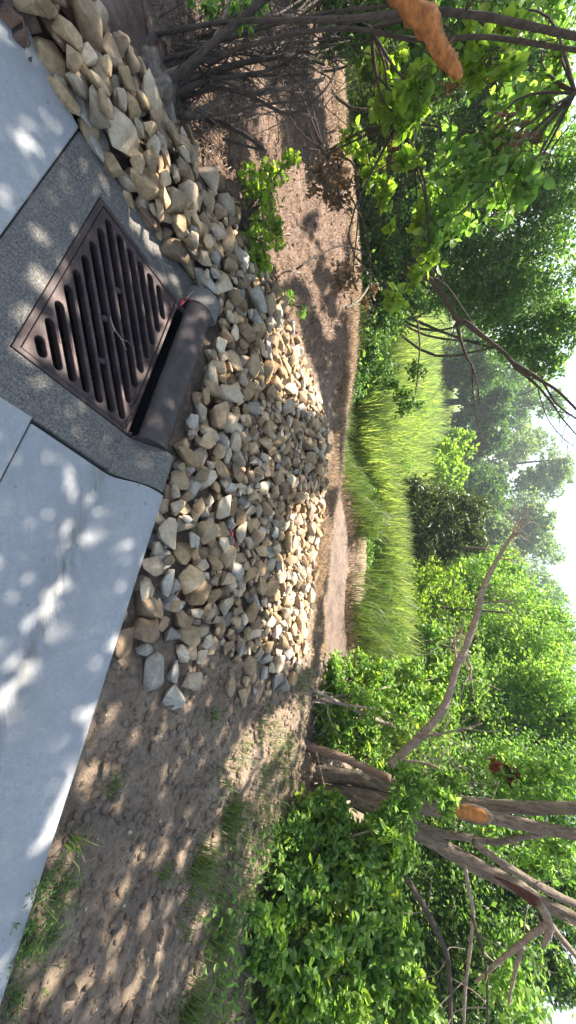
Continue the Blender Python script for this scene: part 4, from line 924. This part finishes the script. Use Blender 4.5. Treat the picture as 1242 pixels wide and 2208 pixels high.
# yellow flowering patch and young shrubs in the meadow
for (x, y, Y_, rp, m_, nm, lb) in [(770, 950, 6.8, 34, LEAF_Y, 'weed_clump', 'yellowish weed clump at the meadow edge behind the stones'), (860, 1000, 9.5, 34, LEAF_B, 'weed_clump', 'bright green weed clump in the middle of the meadow'), (850, 1060, 9.0, 36, LEAF_B, 'weed_clump', 'bright weed clump in front of the dark cedar'), (870, 930, 10.5, 34, LEAF_Y, 'weed_clump', 'pale weed clump behind the yellowish one in the meadow'), (760, 830, 6.0, 40, LEAF_M, 'weed_clump', 'dusky weed clump at the foot of the dark shrub'), (780, 1060, 6.3, 30, LEAF_M, 'weed_clump', 'low weed clump at the mud edge, nearest the stones'), (800, 1130, 6.4, 34, LEAF_B, 'weed_clump', 'leafy weed clump in the tall grass below the cedar'), (790, 1195, 6.2, 32, LEAF_M, 'weed_clump', 'dark weed clump in the tall grass behind the mud'), (815, 1260, 6.5, 36, LEAF_B, 'weed_clump', 'bright weed clump in the tall grass below the light shrub'), (800, 1330, 6.1, 36, LEAF_M, 'weed_clump', 'weed clump at the right end of the tall grass'), (840, 1380, 6.4, 40, LEAF_B, 'weed_clump', 'leafy clump between the tall grass and the right shrub'), (900, 880, 12.0, 30, LEAF_B, 'weed_clump', 'small weed clump far back in the meadow'), (820, 800, 6.6, 40, LEAF_M, 'weed_clump', 'leafy weed clump where the dark shrub meets the meadow')]:
    p = at(x, y, Y_); bush(nm, lb, 'weed', (p[0], p[1], float(height(p[0], p[1]))), [bpx(x, y, Y_, rp), bpx(x - 20, y + 14, Y_, rp * 0.8, .6), bpx(x - 14, y - 22, Y_, rp * 0.7, .5)], 1500, 0.055, m_, 300 + int(y), ratio=0.5, stems=3)
cb = empty('cedar', (0.9, 9.2, -0.25), 'dark bushy cedar standing alone in the meadow', 'tree')
P = scatter(rm, [bpx(880, 1110, 9.0, 60), bpx(900, 1170, 9.2, 60), bpx(940, 1080, 9.3, 50), bpx(960, 1140, 9.4, 55), bpx(1010, 1100, 9.6, 40, .7), bpx(1010, 1160, 9.6, 40, .6), bpx(890, 1060, 9.0, 36, .5), bpx(870, 1215, 9.0, 34, .4), bpx(950, 1195, 9.3, 38, .5)], 15000, 18, 0.2)
crown('crown', cb, LEAF_C, P, 0.13, 91, simple=True, ratio=0.22, droop=-0.8)
limb('trunk', [(0.9, 9.2, -0.3), (0.92, 9.25, 0.8), (0.95, 9.3, 1.9)], [0.09, 0.07, 0.02], BARK_D, cb)
for k_, (cl, nm, lb, m_, n_, sz, bs) in enumerate([
    ([bpx(880, 1270, 8.6, 60), bpx(930, 1250, 9.0, 60), bpx(960, 1300, 9.2, 50), bpx(870, 1330, 8.4, 50), bpx(920, 1340, 8.8, 50)], 'shrub', 'light green rounded shrub right of the dark cedar', LEAF_Y, 11000, 0.07, (2.0, 8.9)),
    ([bpx(1020, 1240, 11, 70), bpx(1050, 1300, 11, 70), bpx(1000, 1310, 10.5, 60), bpx(1080, 1230, 12, 50)], 'shrub', 'taller green shrub behind the light rounded shrub', LEAF_B, 11000, 0.085, (2.6, 11.4)),
    ([bpx(960, 980, 17, 40), bpx(990, 960, 18, 34), bpx(940, 1010, 16, 40), bpx(980, 1030, 17, 36)], 'shrub', 'pale green sapling at the back of the meadow', LEAF_Y, 4200, 0.16, (-1.8, 17.2)),
    ([bpx(1060, 1380, 9, 90), bpx(1120, 1330, 10, 90), bpx(1140, 1420, 9, 90), bpx(1000, 1400, 8.5, 80), bpx(1190, 1370, 10, 60, .6), bpx(930, 1410, 8.0, 70)], 'leafy_tree', 'bright leafy tree right of the meadow against the sky', LEAF_B, 24000, 0.072, (3.0, 9.2)),
    ([bpx(1180, 1500, 8, 80), bpx(1100, 1520, 8, 90), bpx(1000, 1500, 7.5, 90), bpx(1230, 1600, 8, 80), bpx(1120, 1610, 8, 90), bpx(1010, 1600, 7.5, 90)], 'leafy_tree', 'leafy tree behind the diagonal dead branch', LEAF_B, 24000, 0.066, (4.6, 8.0))]):
    bush(nm, lb, 'tree' if 'tree' in nm else 'shrub', (bs[0], bs[1], float(height(*bs))), cl, n_, sz, m_, 500 + k_ * 9, ratio=0.6, tight=0.2)
o = limb('post', [(2.15, 8.6, -0.3), (2.16, 8.6, 0.9), (2.16, 8.6, 2.2)], [0.028, 0.026, 0.022], BARK_D, None, 8, 0.04); tag(o, 'thin dark upright post among the shrubs', 'post')
# far wood: single trees, one behind the other
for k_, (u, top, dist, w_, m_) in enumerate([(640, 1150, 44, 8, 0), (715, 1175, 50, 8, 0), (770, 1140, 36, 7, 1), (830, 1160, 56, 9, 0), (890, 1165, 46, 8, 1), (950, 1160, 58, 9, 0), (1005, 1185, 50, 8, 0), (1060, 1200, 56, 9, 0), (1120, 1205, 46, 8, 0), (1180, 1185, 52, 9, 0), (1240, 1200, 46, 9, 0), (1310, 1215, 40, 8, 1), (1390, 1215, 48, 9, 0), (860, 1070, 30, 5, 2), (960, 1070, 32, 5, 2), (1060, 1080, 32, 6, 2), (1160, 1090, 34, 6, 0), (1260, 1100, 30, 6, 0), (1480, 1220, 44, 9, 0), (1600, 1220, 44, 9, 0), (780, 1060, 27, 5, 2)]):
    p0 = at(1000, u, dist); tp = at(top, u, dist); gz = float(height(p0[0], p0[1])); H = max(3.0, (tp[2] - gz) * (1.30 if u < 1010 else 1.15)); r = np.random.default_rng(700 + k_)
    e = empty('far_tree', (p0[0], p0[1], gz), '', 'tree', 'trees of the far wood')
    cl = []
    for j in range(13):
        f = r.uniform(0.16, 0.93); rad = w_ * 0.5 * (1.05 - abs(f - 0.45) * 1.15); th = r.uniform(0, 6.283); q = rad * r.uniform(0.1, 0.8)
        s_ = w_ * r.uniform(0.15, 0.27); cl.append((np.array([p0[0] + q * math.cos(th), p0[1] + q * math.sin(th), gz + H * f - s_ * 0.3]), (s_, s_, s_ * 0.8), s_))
    crown('crown', e, [LEAF_HAZE, LEAF_M, LEAF_D][m_], scatter(r, cl, 10000, 22, 0.22), 0.0062 * dist + 0.04, 800 + k_, simple=True, ratio=0.65)
    limb('trunk', [(p0[0], p0[1], gz - 0.2), (p0[0] + 0.2, p0[1], gz + H * 0.4), (p0[0], p0[1], gz + H * 0.8)], [0.28, 0.2, 0.06], BARK_D, e, 7)
    side = 'left' if u < 900 else ('middle' if u < 1200 else 'right')
    nth = ['first', 'second', 'third', 'fourth', 'fifth', 'sixth', 'seventh', 'eighth', 'ninth', 'tenth', 'eleventh', 'twelfth', 'thirteenth', 'fourteenth', 'fifteenth', 'sixteenth']
    e['u'] = u; e['low'] = top < 1130
fars = [o_ for o_ in bpy.data.objects if o_.name.startswith('far_tree')]
for low in (True, False):
    for i, o_ in enumerate(sorted([q for q in fars if bool(q['low']) == low], key=lambda q: q['u'])):
        o_['label'] = ('low dark tree at the meadow back, %s from the hanging broken branch' if low else 'tall tree of the far wood against the sky, %s from the left') % nth[i]
for o_ in fars: del o_['u']; del o_['low']

# ------------------------------------------------------------------ right tree with several trunks
rt_ = empty('leaning_tree', gnd(665, 1690, 0.03), 'old leaning tree with several grey brown trunks at the right', 'tree')
RT_ = []
for nm, pts, Ys, wpx, m_ in [
    ('stem', [(655, 1605), (690, 1618), (730, 1630), (780, 1652), (842, 1680)], [3.35, 3.3], [30, 27, 24, 26], BARK_P),
    ('trunk', [(640, 1660), (690, 1668), (760, 1676), (830, 1692), (945, 1722), (1035, 1736), (1145, 1742), (1250, 1742), (1400, 1740)], [3.45, 3.5], [50, 46, 44, 42, 40], BARK_G),
    ('trunk', [(640, 1712), (700, 1708), (770, 1712), (870, 1735), (970, 1748), (1070, 1766), (1170, 1786), (1260, 1804), (1400, 1840)], [3.4, 3.3], [42, 42, 42, 40, 38], BARK_G),
    ('trunk', [(760, 1725), (820, 1752), (900, 1795), (970, 1835), (1045, 1875), (1120, 1915), (1175, 1950), (1250, 1985), (1400, 2060)], [3.3, 3.1], [40, 48, 52, 46, 40], BARK_G),
    ('limb', [(880, 1770), (930, 1792), (985, 1802), (1070, 1815), (1130, 1805), (1175, 1800)], [3.5, 3.7], [34, 26, 16], BARK_G),
    ('limb', [(1020, 1815), (1060, 1845), (1100, 1872), (1170, 1915), (1250, 1955)], [3.4, 3.5], [24, 28, 30], BARK_G),
    ('limb', [(1160, 1950), (1200, 2010), (1250, 2070)], [3.3, 3.3], [26, 24], BARK_G),
    ('limb', [(1003, 1870), (1012, 1925), (1020, 1975), (1010, 2075), (1002, 2150), (1000, 2250)], [3.0, 2.9], [16, 15, 13], BARK_L),
    ('limb', [(1018, 1975), (1035, 2030), (1048, 2090), (1052, 2220)], [2.95, 2.9], [12, 9], BARK_D),
    ('limb', [(860, 1860), (880, 1900), (920, 1965), (960, 2050), (970, 2120), (972, 2240)], [3.0, 2.8], [22, 24, 18], BARK_D)]:
    RT_.append(plimb(nm, pts, Ys, wpx, m_, rt_, 18 if nm == 'trunk' else 10, 0.13 if nm == 'trunk' else 0.10))
# sawn scar and rotten groove on the trunks
TRK = sorted([c for c in rt_.children if c.name.startswith('trunk')], key=lambda c: c.name)
def scar(name, pts, Y_, wpx, m_, push):
    P = [np.asarray(p) + push for p in pl(pts, Y_)]; n = len(P); bm = bmesh.new(); rows = []
    wl = np.interp(np.linspace(0, 1, n), np.linspace(0, 1, len(wpx)), wpx); up_ = upr
    for i, p in enumerate(P):
        tt = np.asarray(P[min(i + 1, n - 1)]) - np.asarray(P[max(i - 1, 0)]); tt /= np.linalg.norm(tt); view = CAM - p; view /= np.linalg.norm(view); sd = np.cross(tt, view); sd /= np.linalg.norm(sd); hw = wl[i] * pxm(*pts[i], Y_) / 2
        rows.append([bm.verts.new(p + sd * hw * q + view * (0.012 * (1 - q * q))) for q in (-1, -0.5, 0, 0.5, 1)] + [bm.verts.new(p - view * 0.03)])
    for a_, b_ in zip(rows[:-1], rows[1:]):
        for j in range(6): bm.faces.new((a_[j], a_[(j + 1) % 6], b_[(j + 1) % 6], b_[j]))
    bm.faces.new(rows[0]); bm.faces.new(rows[-1]); return bmobj(name, bm, m_, TRK[2] if m_ == ROT else TRK[1], True)
scar('scar_rim', [(964, 1746), (978, 1747), (1005, 1751), (1028, 1756), (1048, 1761), (1064, 1763)], 3.285, [8, 28, 34, 36, 32, 8], BARK_G, np.array([0, 0, 0.0]))
scar('sawn_scar', [(972, 1747), (985, 1748), (1005, 1751), (1025, 1756), (1042, 1760), (1056, 1762)], 3.27, [6, 22, 26, 28, 24, 6], TORN, np.array([0, 0, 0.0]))
scar('rotten_groove', [(1065, 1890), (1095, 1906), (1120, 1922), (1145, 1938), (1172, 1950)], 3.04, [3, 10, 16, 20, 12], ROT, np.array([0, 0, 0.0]))
# dead limb that reaches out to the left over the mud
DL = [(842, 1650), (872, 1622), (905, 1590), (945, 1545), (968, 1500), (985, 1440), (1005, 1395), (1028, 1330), (1042, 1270), (1068, 1215), (1098, 1165), (1115, 1140), (1138, 1100)]
dead = plimb('dead_limb', DL, [3.5, 3.9, 4.4], [30, 27, 22, 20, 12, 5], BARK_L, rt_, 8, 0.12)
for pts, wpx in [([(1098, 1165), (1115, 1150), (1138, 1118)], [7, 3]), ([(1040, 1300), (1070, 1298), (1115, 1296)], [8, 3]), ([(985, 1440), (980, 1380), (985, 1350)], [8, 4]), ([(1000, 1400), (1015, 1440), (1010, 1470)], [8, 4]), ([(905, 1590), (960, 1580), (1040, 1560)], [9, 4]), ([(870, 1640), (930, 1650), (1010, 1690)], [12, 6])]:
    RT_.append(plimb('dead_branch', pts, 4.1 if pts[0][1] < 1500 else 3.6, wpx, BARK_L, rt_, 6))
t = Tubes(); r6 = np.random.default_rng(66)
for P in [dead] + RT_[-6:]:
    for q in twigs(r6, P, 16, 0.38, 0.004, 0.9, 0.3): t.add(q[0], q[1], 4, 0.1, 3)
for P in RT_[:10]:
    for q in twigs(r6, P, 5, 0.35, 0.005, 0.9, 0.3): t.add(q[0], q[1], 4, 0.1, 3)
t.build('twigs', BARK_L, rt_)
# leaves of that tree, over the top right
P = scatter(r6, [bpx(1130, 1700, 3.9, 70), bpx(1200, 1690, 4.0, 60), bpx(1210, 1840, 3.8, 50, .6), bpx(1100, 1660, 4.2, 60), bpx(1050, 1800, 4.0, 40, .5), bpx(1160, 1870, 3.9, 40, .6), bpx(980, 1690, 3.5, 34, .5), bpx(960, 1720, 3.1, 30, .4), bpx(1100, 2140, 3.1, 60, .4), bpx(1150, 2200, 3.3, 60, .6), bpx(890, 1690, 3.15, 40, .7), bpx(860, 1740, 3.0, 40, .7)], 4200, 12, 0.25)
crown('crown', rt_, LEAF_B, P, 0.055, 67, ratio=0.5, flat=0.15)
# dangling dead branch
db = empty('dangling_branch', at(1180, 1990, 3.0), 'pale broken branch dangling in a fork from the right trunk', 'broken branch')
for pts, wpx in [([(1165, 1950), (1180, 1975), (1186, 2000), (1176, 2030), (1168, 2045)], [30, 40, 26, 6]), ([(1182, 1990), (1150, 2012), (1120, 2038), (1085, 2065), (1055, 2092), (1028, 2116)], [26, 24, 20, 15, 12]), ([(1128, 2040), (1115, 2080), (1105, 2120), (1096, 2168)], [18, 17, 15, 10]), ([(1165, 2010), (1163, 1985), (1148, 1968)], [9, 6]), ([(1030, 2114), (1030, 2126)], [7, 3])]:
    plimb('limb', pts, 2.95, wpx, BARK_L, db, 8, 0.18)

# ------------------------------------------------------------------ bushes at the right
def gb_(x, y): p = gnd(x, y, 0.03); return (p[0], p[1], float(height(p[0], p[1])))
bush('shrub', 'bright leafy shrub at the corner of the mud, left of the pinkish stem', 'shrub', gb_(675, 1500), [bpx(720, 1470, 3.9, 60), bpx(760, 1530, 3.8, 70), bpx(720, 1570, 3.6, 50), bpx(800, 1460, 4.2, 60), bpx(850, 1540, 4.2, 80), bpx(700, 1530, 3.6, 40, .6), bpx(780, 1600, 3.8, 50), bpx(900, 1470, 4.6, 60), bpx(930, 1560, 4.6, 70)], 11000, 0.052, LEAF_B, 71, simple=False, ratio=0.55, trunk=BARK_L)
bush('shrub', 'large leafy bush in front of the right trunks', 'shrub', gb_(610, 1830), [bpx(700, 1790, 2.9, 70), bpx(760, 1840, 2.9, 80), bpx(680, 1880, 2.7, 80), bpx(760, 1930, 2.8, 80), bpx(830, 1830, 3.0, 60), bpx(640, 1800, 2.7, 40, .6), bpx(720, 1740, 2.95, 34, .4), bpx(840, 1780, 2.9, 40, .4), bpx(620, 1900, 2.5, 50, .7)], 8000, 0.055, LEAF_B, 72, simple=False, ratio=0.6, trunk=BARK_L)
bush('shrub', 'leafy bush in the lower right corner beyond the grass', 'shrub', gb_(560, 2080), [bpx(660, 2010, 2.5, 80), bpx(740, 2060, 2.7, 90), bpx(640, 2120, 2.4, 80), bpx(720, 2170, 2.5, 90), bpx(830, 1990, 2.9, 70), bpx(820, 2110, 2.8, 80), bpx(580, 2060, 2.2, 40, .5), bpx(880, 2180, 2.8, 80), bpx(600, 2190, 2.2, 50, .6)], 8500, 0.055, LEAF_B, 73, simple=False, ratio=0.6)
bush('weed', 'broad leaved weed with pale green leaves at the edge of the grass', 'weed', gb_(560, 1975), [bpx(565, 1965, 2.25, 26), bpx(590, 1990, 2.3, 26), bpx(550, 1990, 2.2, 18, .5)], 130, 0.075, LEAF_B, 74, simple=False, ratio=0.62, stems=3)
for k_, (cl, lb, bs) in enumerate([
    ([bpx(800, 1960, 4.6, 120), bpx(900, 1900, 5.0, 120), bpx(900, 2050, 4.6, 120), bpx(1000, 2000, 4.8, 120), bpx(1060, 2100, 4.6, 120), bpx(980, 2180, 4.4, 110), bpx(820, 2120, 4.2, 110)], 'dark leafy tree in deep shade behind the right bushes', (5.4, 4.6)),
    ([bpx(1130, 2060, 5.2, 70, .6), bpx(1180, 1900, 5.6, 110), bpx(1080, 1900, 5.4, 120), bpx(1210, 2110, 5.2, 50, .35), bpx(1000, 1860, 5.4, 110), bpx(1230, 1960, 5.6, 70, .5)], 'dark tree with small leaves behind the dangling branch', (6.2, 5.6)),
    ([bpx(960, 1680, 6.2, 110), bpx(1080, 1720, 6.4, 120), bpx(1180, 1700, 6.6, 110), bpx(880, 1760, 6.0, 110), bpx(800, 1700, 5.8, 100), bpx(1200, 1800, 6.4, 90)], 'green tree close behind the leaning trunks', (4.4, 6.4))]):
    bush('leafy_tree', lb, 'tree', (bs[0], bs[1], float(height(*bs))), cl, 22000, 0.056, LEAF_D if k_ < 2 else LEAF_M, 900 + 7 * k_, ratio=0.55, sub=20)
bush('dead_spray', 'rust red dead leaves caught among the green at right', 'branch', at(1060, 1640, 4.0), [bpx(1070, 1650, 3.9, 26), bpx(1100, 1665, 3.9, 20, .6), bpx(1045, 1640, 3.9, 14, .4), bpx(1120, 1690, 3.9, 14, .3)], 240, 0.05, LEAF_R, 75, simple=False, ratio=0.5, stems=3)

# ------------------------------------------------------------------ small plants and litter
rl = np.random.default_rng(55)
def tuft(label, x, y, n, h_, rad, m_, w_=0.005, cat='grass', lean=0.8, nm='grass_tuft', group='grass tufts on the soil'):
    p = gnd(x, y, 0.04); X_ = p[0] + rl.normal(size=n) * rad; Y_ = p[1] + rl.normal(size=n) * rad * 0.8; a_, b_ = toloc(X_, Y_); k = ~on_concrete(a_, b_, -0.03); X_, Y_ = X_[k], Y_[k]
    V, Fc = blades(rl, X_, Y_, h_, w_, lean); tag(link(nm, npmesh(nm, V, Fc), m_, None, False), label, cat, group)
n = 9000; x3 = rl.uniform(1.5, 4.6, n); y3 = rl.uniform(0.9, 3.4, n); a_, b_ = toloc(x3, y3)
k = (b_ > 1.75 + 0.5 * fbm(x3, y3, 1.6, 3, 12) - 0.05 * (a_ - 2)) & (b_ < 3.2) & (vnoise(x3 * 5, y3 * 5, 2) > 0.35); x3, y3 = x3[k], y3[k]
V, Fc = blades(rl, x3, y3, 0.10, 0.0045, 1.1)
tag(link('ground_grass', npmesh('ground_grass', V, Fc), GRASS, None, False), 'thin green grass along the foot of the right bushes', 'grass', kind='stuff')
n = 5200; x5 = rl.uniform(1.6, 4.8, n); y5 = rl.uniform(1.2, 3.7, n); a_, b_ = toloc(x5, y5)
k = (b_ > 2.15 + 0.55 * fbm(x5, y5, 2.2, 3, 44)) & (b_ < 3.6) & (vnoise(x5 * 3, y5 * 3, 19) > 0.3) & (a_ > 2.05); x5, y5 = x5[k], y5[k]
V, Fc = leaves_np(rl, np.stack([x5, y5, height(x5, y5) + 0.02 + 0.16 * rl.random(len(x5)) ** 2], 1), 0.045, ratio=0.5, flat=0.6)
tag(link('ground_cover', npmesh('ground_cover', V, Fc), LEAF_B, None, False), 'low leafy ground cover under the right bushes', 'ground cover', kind='stuff')
for lb, x, y, n_, h_, rd in [('grass tuft in the sunny gap below the right trunks', 490, 1760, 150, 0.13, 0.05), ('small grass tuft on the soil right of the lone grey stone', 440, 1540, 40, 0.06, 0.03), ('thin grass tuft against the pale kerb past the stones', 215, 1680, 30, 0.07, 0.02), ('long bladed grass tuft overhanging the kerb edge', 130, 1800, 26, 0.11, 0.02), ('lush grass tuft where soil meets the bushes', 420, 1860, 160, 0.13, 0.06), ('grass tuft in front of the broad leaved weed', 470, 2010, 160, 0.13, 0.07), ('grass tuft at the lower right picture edge', 400, 2170, 160, 0.13, 0.04), ('tiny grass tuft in the middle of the bare soil', 340, 1880, 40, 0.06, 0.03)]:
    tuft(lb, x, y, n_, h_, rd, GRASS)
for lb, x0, y0, n_, h_ in [('feathery green weed spilling over the kerb at lower left', 95, 1950, 900, 0.05), ('second feathery weed on the kerb, nearer the corner of the picture', 45, 2085, 600, 0.05)]:
    p = gnd(x0, y0, 0.10); e = empty('feathery_weed', (p[0], p[1], 0.08), lb, 'weed', 'feathery weeds on the kerb'); t = Tubes(); PP = []
    for _ in range(26):
        th = rl.uniform(0, 6.283); l_ = rl.uniform(0.05, 0.13); b = np.array([p[0] + rl.normal() * 0.045, p[1] + rl.normal() * 0.035, 0.07]); d = np.array([math.cos(th) * l_, math.sin(th) * l_, l_ * rl.uniform(0.3, 0.9)])
        t.add([b, b + d * 0.5 + np.array([0, 0, 0.015]), b + d], [0.002, 0.0016, 0.0008], 4, 0, 3)
        for f in np.linspace(0.25, 1, n_ // 26): PP.append(b + d * f + rl.normal(size=3) * 0.011 + np.array([0, 0, 0.01]))
    t.build('stems', GRASS, e); crown('leaves', e, LEAF_M, np.array(PP), 0.019, 77, simple=True, ratio=0.22, flat=0.3)
# twig on the grate, straw by the hood
tw = Tubes(); Pt = [L(-0.44, 0.235, 0.006), L(-0.40, 0.275, 0.010), L(-0.385, 0.32, 0.014), L(-0.36, 0.365, 0.012)]
tw.add(Pt, [0.003, 0.0035, 0.003, 0.0015], 5); tw.add([Pt[2], L(-0.40, 0.35, 0.016), L(-0.405, 0.375, 0.012)], [0.0025, 0.002, 0.001], 4); tw.add([Pt[1], L(-0.37, 0.27, 0.018)], [0.002, 0.001], 4)
tag(tw.build('twig', BARK_L, None), 'small pale forked twig lying on the grate', 'twig')
o = limb('stalk', [L(-0.98, 0.22, 0.006), L(-0.95, 0.36, 0.010), L(-0.93, 0.50, 0.008)], [0.0016, 0.0018, 0.001], BARK_D, None, 4); tag(o, 'long thin dark stalk lying beside the grate edge', 'twig')
o = limb('stalk', [L(-1.02, 0.28, 0.006), L(-0.97, 0.37, 0.012), L(-0.92, 0.43, 0.006)], [0.0014, 0.0016, 0.001], BARK_L, None, 4); tag(o, 'thin pale stalk crossing the dark one by the grate', 'twig')
o = limb('stick', [L(-0.90, 0.545, 0.03), L(-1.0, 0.56, 0.05), L(-1.12, 0.60, 0.06)], [0.004, 0.005, 0.004], BARK_L, None, 5); tag(o, 'short stick wedged at the far end of the hood opening', 'stick')
def rag(name, label, c, spans, w_):
    bm = bmesh.new(); r = random.Random(len(label))
    prev = None
    for (dx_, dy_, dz_) in spans:
        p = np.asarray(c) + np.array([dx_, dy_, dz_]); q = np.array([r.uniform(-1, 1), r.uniform(-1, 1), r.uniform(0.2, 1)]); q = q / np.linalg.norm(q) * w_
        cur = [bm.verts.new(p - q), bm.verts.new(p + q * 0.3 + np.array([0, 0, 0.006])), bm.verts.new(p + q)]
        if prev: bm.faces.new((prev[0], prev[1], cur[1], cur[0])); bm.faces.new((prev[1], prev[2], cur[2], cur[1]))
        prev = cur
    o_ = bmobj(name, bm, RED, None, True); md = o_.modifiers.new('thickness', 'SOLIDIFY'); md.thickness = 0.0015
    return tag(o_, label, 'litter')
rag('red_ribbon', 'crumpled red plastic ribbon at the far corner of the grate', L(-0.915, 0.535, 0.02), [(-0.04, 0.03, 0.02), (-0.01, 0.02, 0.035), (0.0, -0.005, 0.02), (0.02, -0.02, 0.03), (0.045, -0.02, 0.015), (0.07, -0.045, 0.012)], 0.012)
pz = gnd(485, 1160, 0.14)
rag('red_ribbon', 'scrap of faded red ribbon lying on the stones', pz + np.array([0, 0, 0.03]), [(-0.06, -0.02, 0.01), (-0.03, 0.0, 0.025), (0.0, 0.012, 0.015), (0.03, 0.02, 0.03), (0.055, 0.035, 0.012)], 0.009)
# soil clods and chips
def clods(name, label, X_, Y_, s_, m_, seed):
    r = np.random.default_rng(seed); bm = bmesh.new(); bmesh.ops.create_icosphere(bm, subdivisions=1, radius=1); bv = np.array([v.co for v in bm.verts]); bf = np.array([[v.index for v in f.verts] for f in bm.faces]); bm.free()
    n_ = len(X_); z = height(X_, Y_); sc = s_[:, None, None] * r.uniform(0.6, 1.3, (n_, 1, 3)); V = bv[None] * (1 + 0.28 * r.normal(size=(n_, len(bv), 1))) * sc
    V[..., 0] += X_[:, None]; V[..., 1] += Y_[:, None]; V[..., 2] += z[:, None]; Fc = (bf[None] + np.arange(n_)[:, None, None] * len(bv)).reshape(-1, 3)
    return tag(link(name, npmesh(name, V.reshape(-1, 3), Fc), m_, None, True), label, 'soil', kind='stuff')
n = 12000; x3 = rl.uniform(0.2, 4.2, n); y3 = rl.uniform(0.3, 3.7, n); a_, b_ = toloc(x3, y3); k = (b_ > 0.775) & ~inside(a_, b_, PILE) & (a_ > 0.6); x3, y3 = x3[k], y3[k]
clods('soil_clods', 'loose crumbs and clods of brown soil right of the stones', x3, y3, 0.004 + 0.024 * rl.random(len(x3)) ** 4, DIRT, 5)
n = 1500; x3 = rl.uniform(-4.5, -1.5, n); y3 = rl.uniform(1.5, 5.0, n); a_, b_ = toloc(x3, y3); k = ~inside(a_, b_, PILE) & (a_ < -1.3)
clods('soil_clods', 'loose clods on the left bank', x3[k], y3[k], 0.005 + 0.02 * rl.random(k.sum()) ** 4, DIRT, 6)
n = 130; x3 = rl.uniform(0.6, 3.2, n); y3 = rl.uniform(0.8, 2.8, n); a_, b_ = toloc(x3, y3); k = (b_ > 0.79) & ~inside(a_, b_, PILE) & (a_ > 0.9)
clods('pale_chips', 'small pale stone chips in the soil', x3[k], y3[k], 0.004 + 0.009 * rl.random(k.sum()) ** 2, STONES[3], 8)

# ------------------------------------------------------------------ thin summer haze
bm = bmesh.new(); bmesh.ops.create_cube(bm, size=1.0, matrix=Matrix.Translation((0, 270, 19)) @ Matrix.Diagonal((840, 720, 42, 1)))
HZ, nt, b = mat('haze'); nt.nodes.remove(b); pv = N(nt, 'ShaderNodeVolumePrincipled'); pv.inputs['Density'].default_value = 0.0022; pv.inputs['Color'].default_value = (0.86, 0.93, 1.0, 1); pv.inputs['Anisotropy'].default_value = 0.3
nt.links.new(pv.outputs[0], nt.nodes['Material Output'].inputs['Volume'])
tag(bmobj('haze', bm, HZ), 'thin pale summer haze over the meadow', 'haze', kind='stuff')
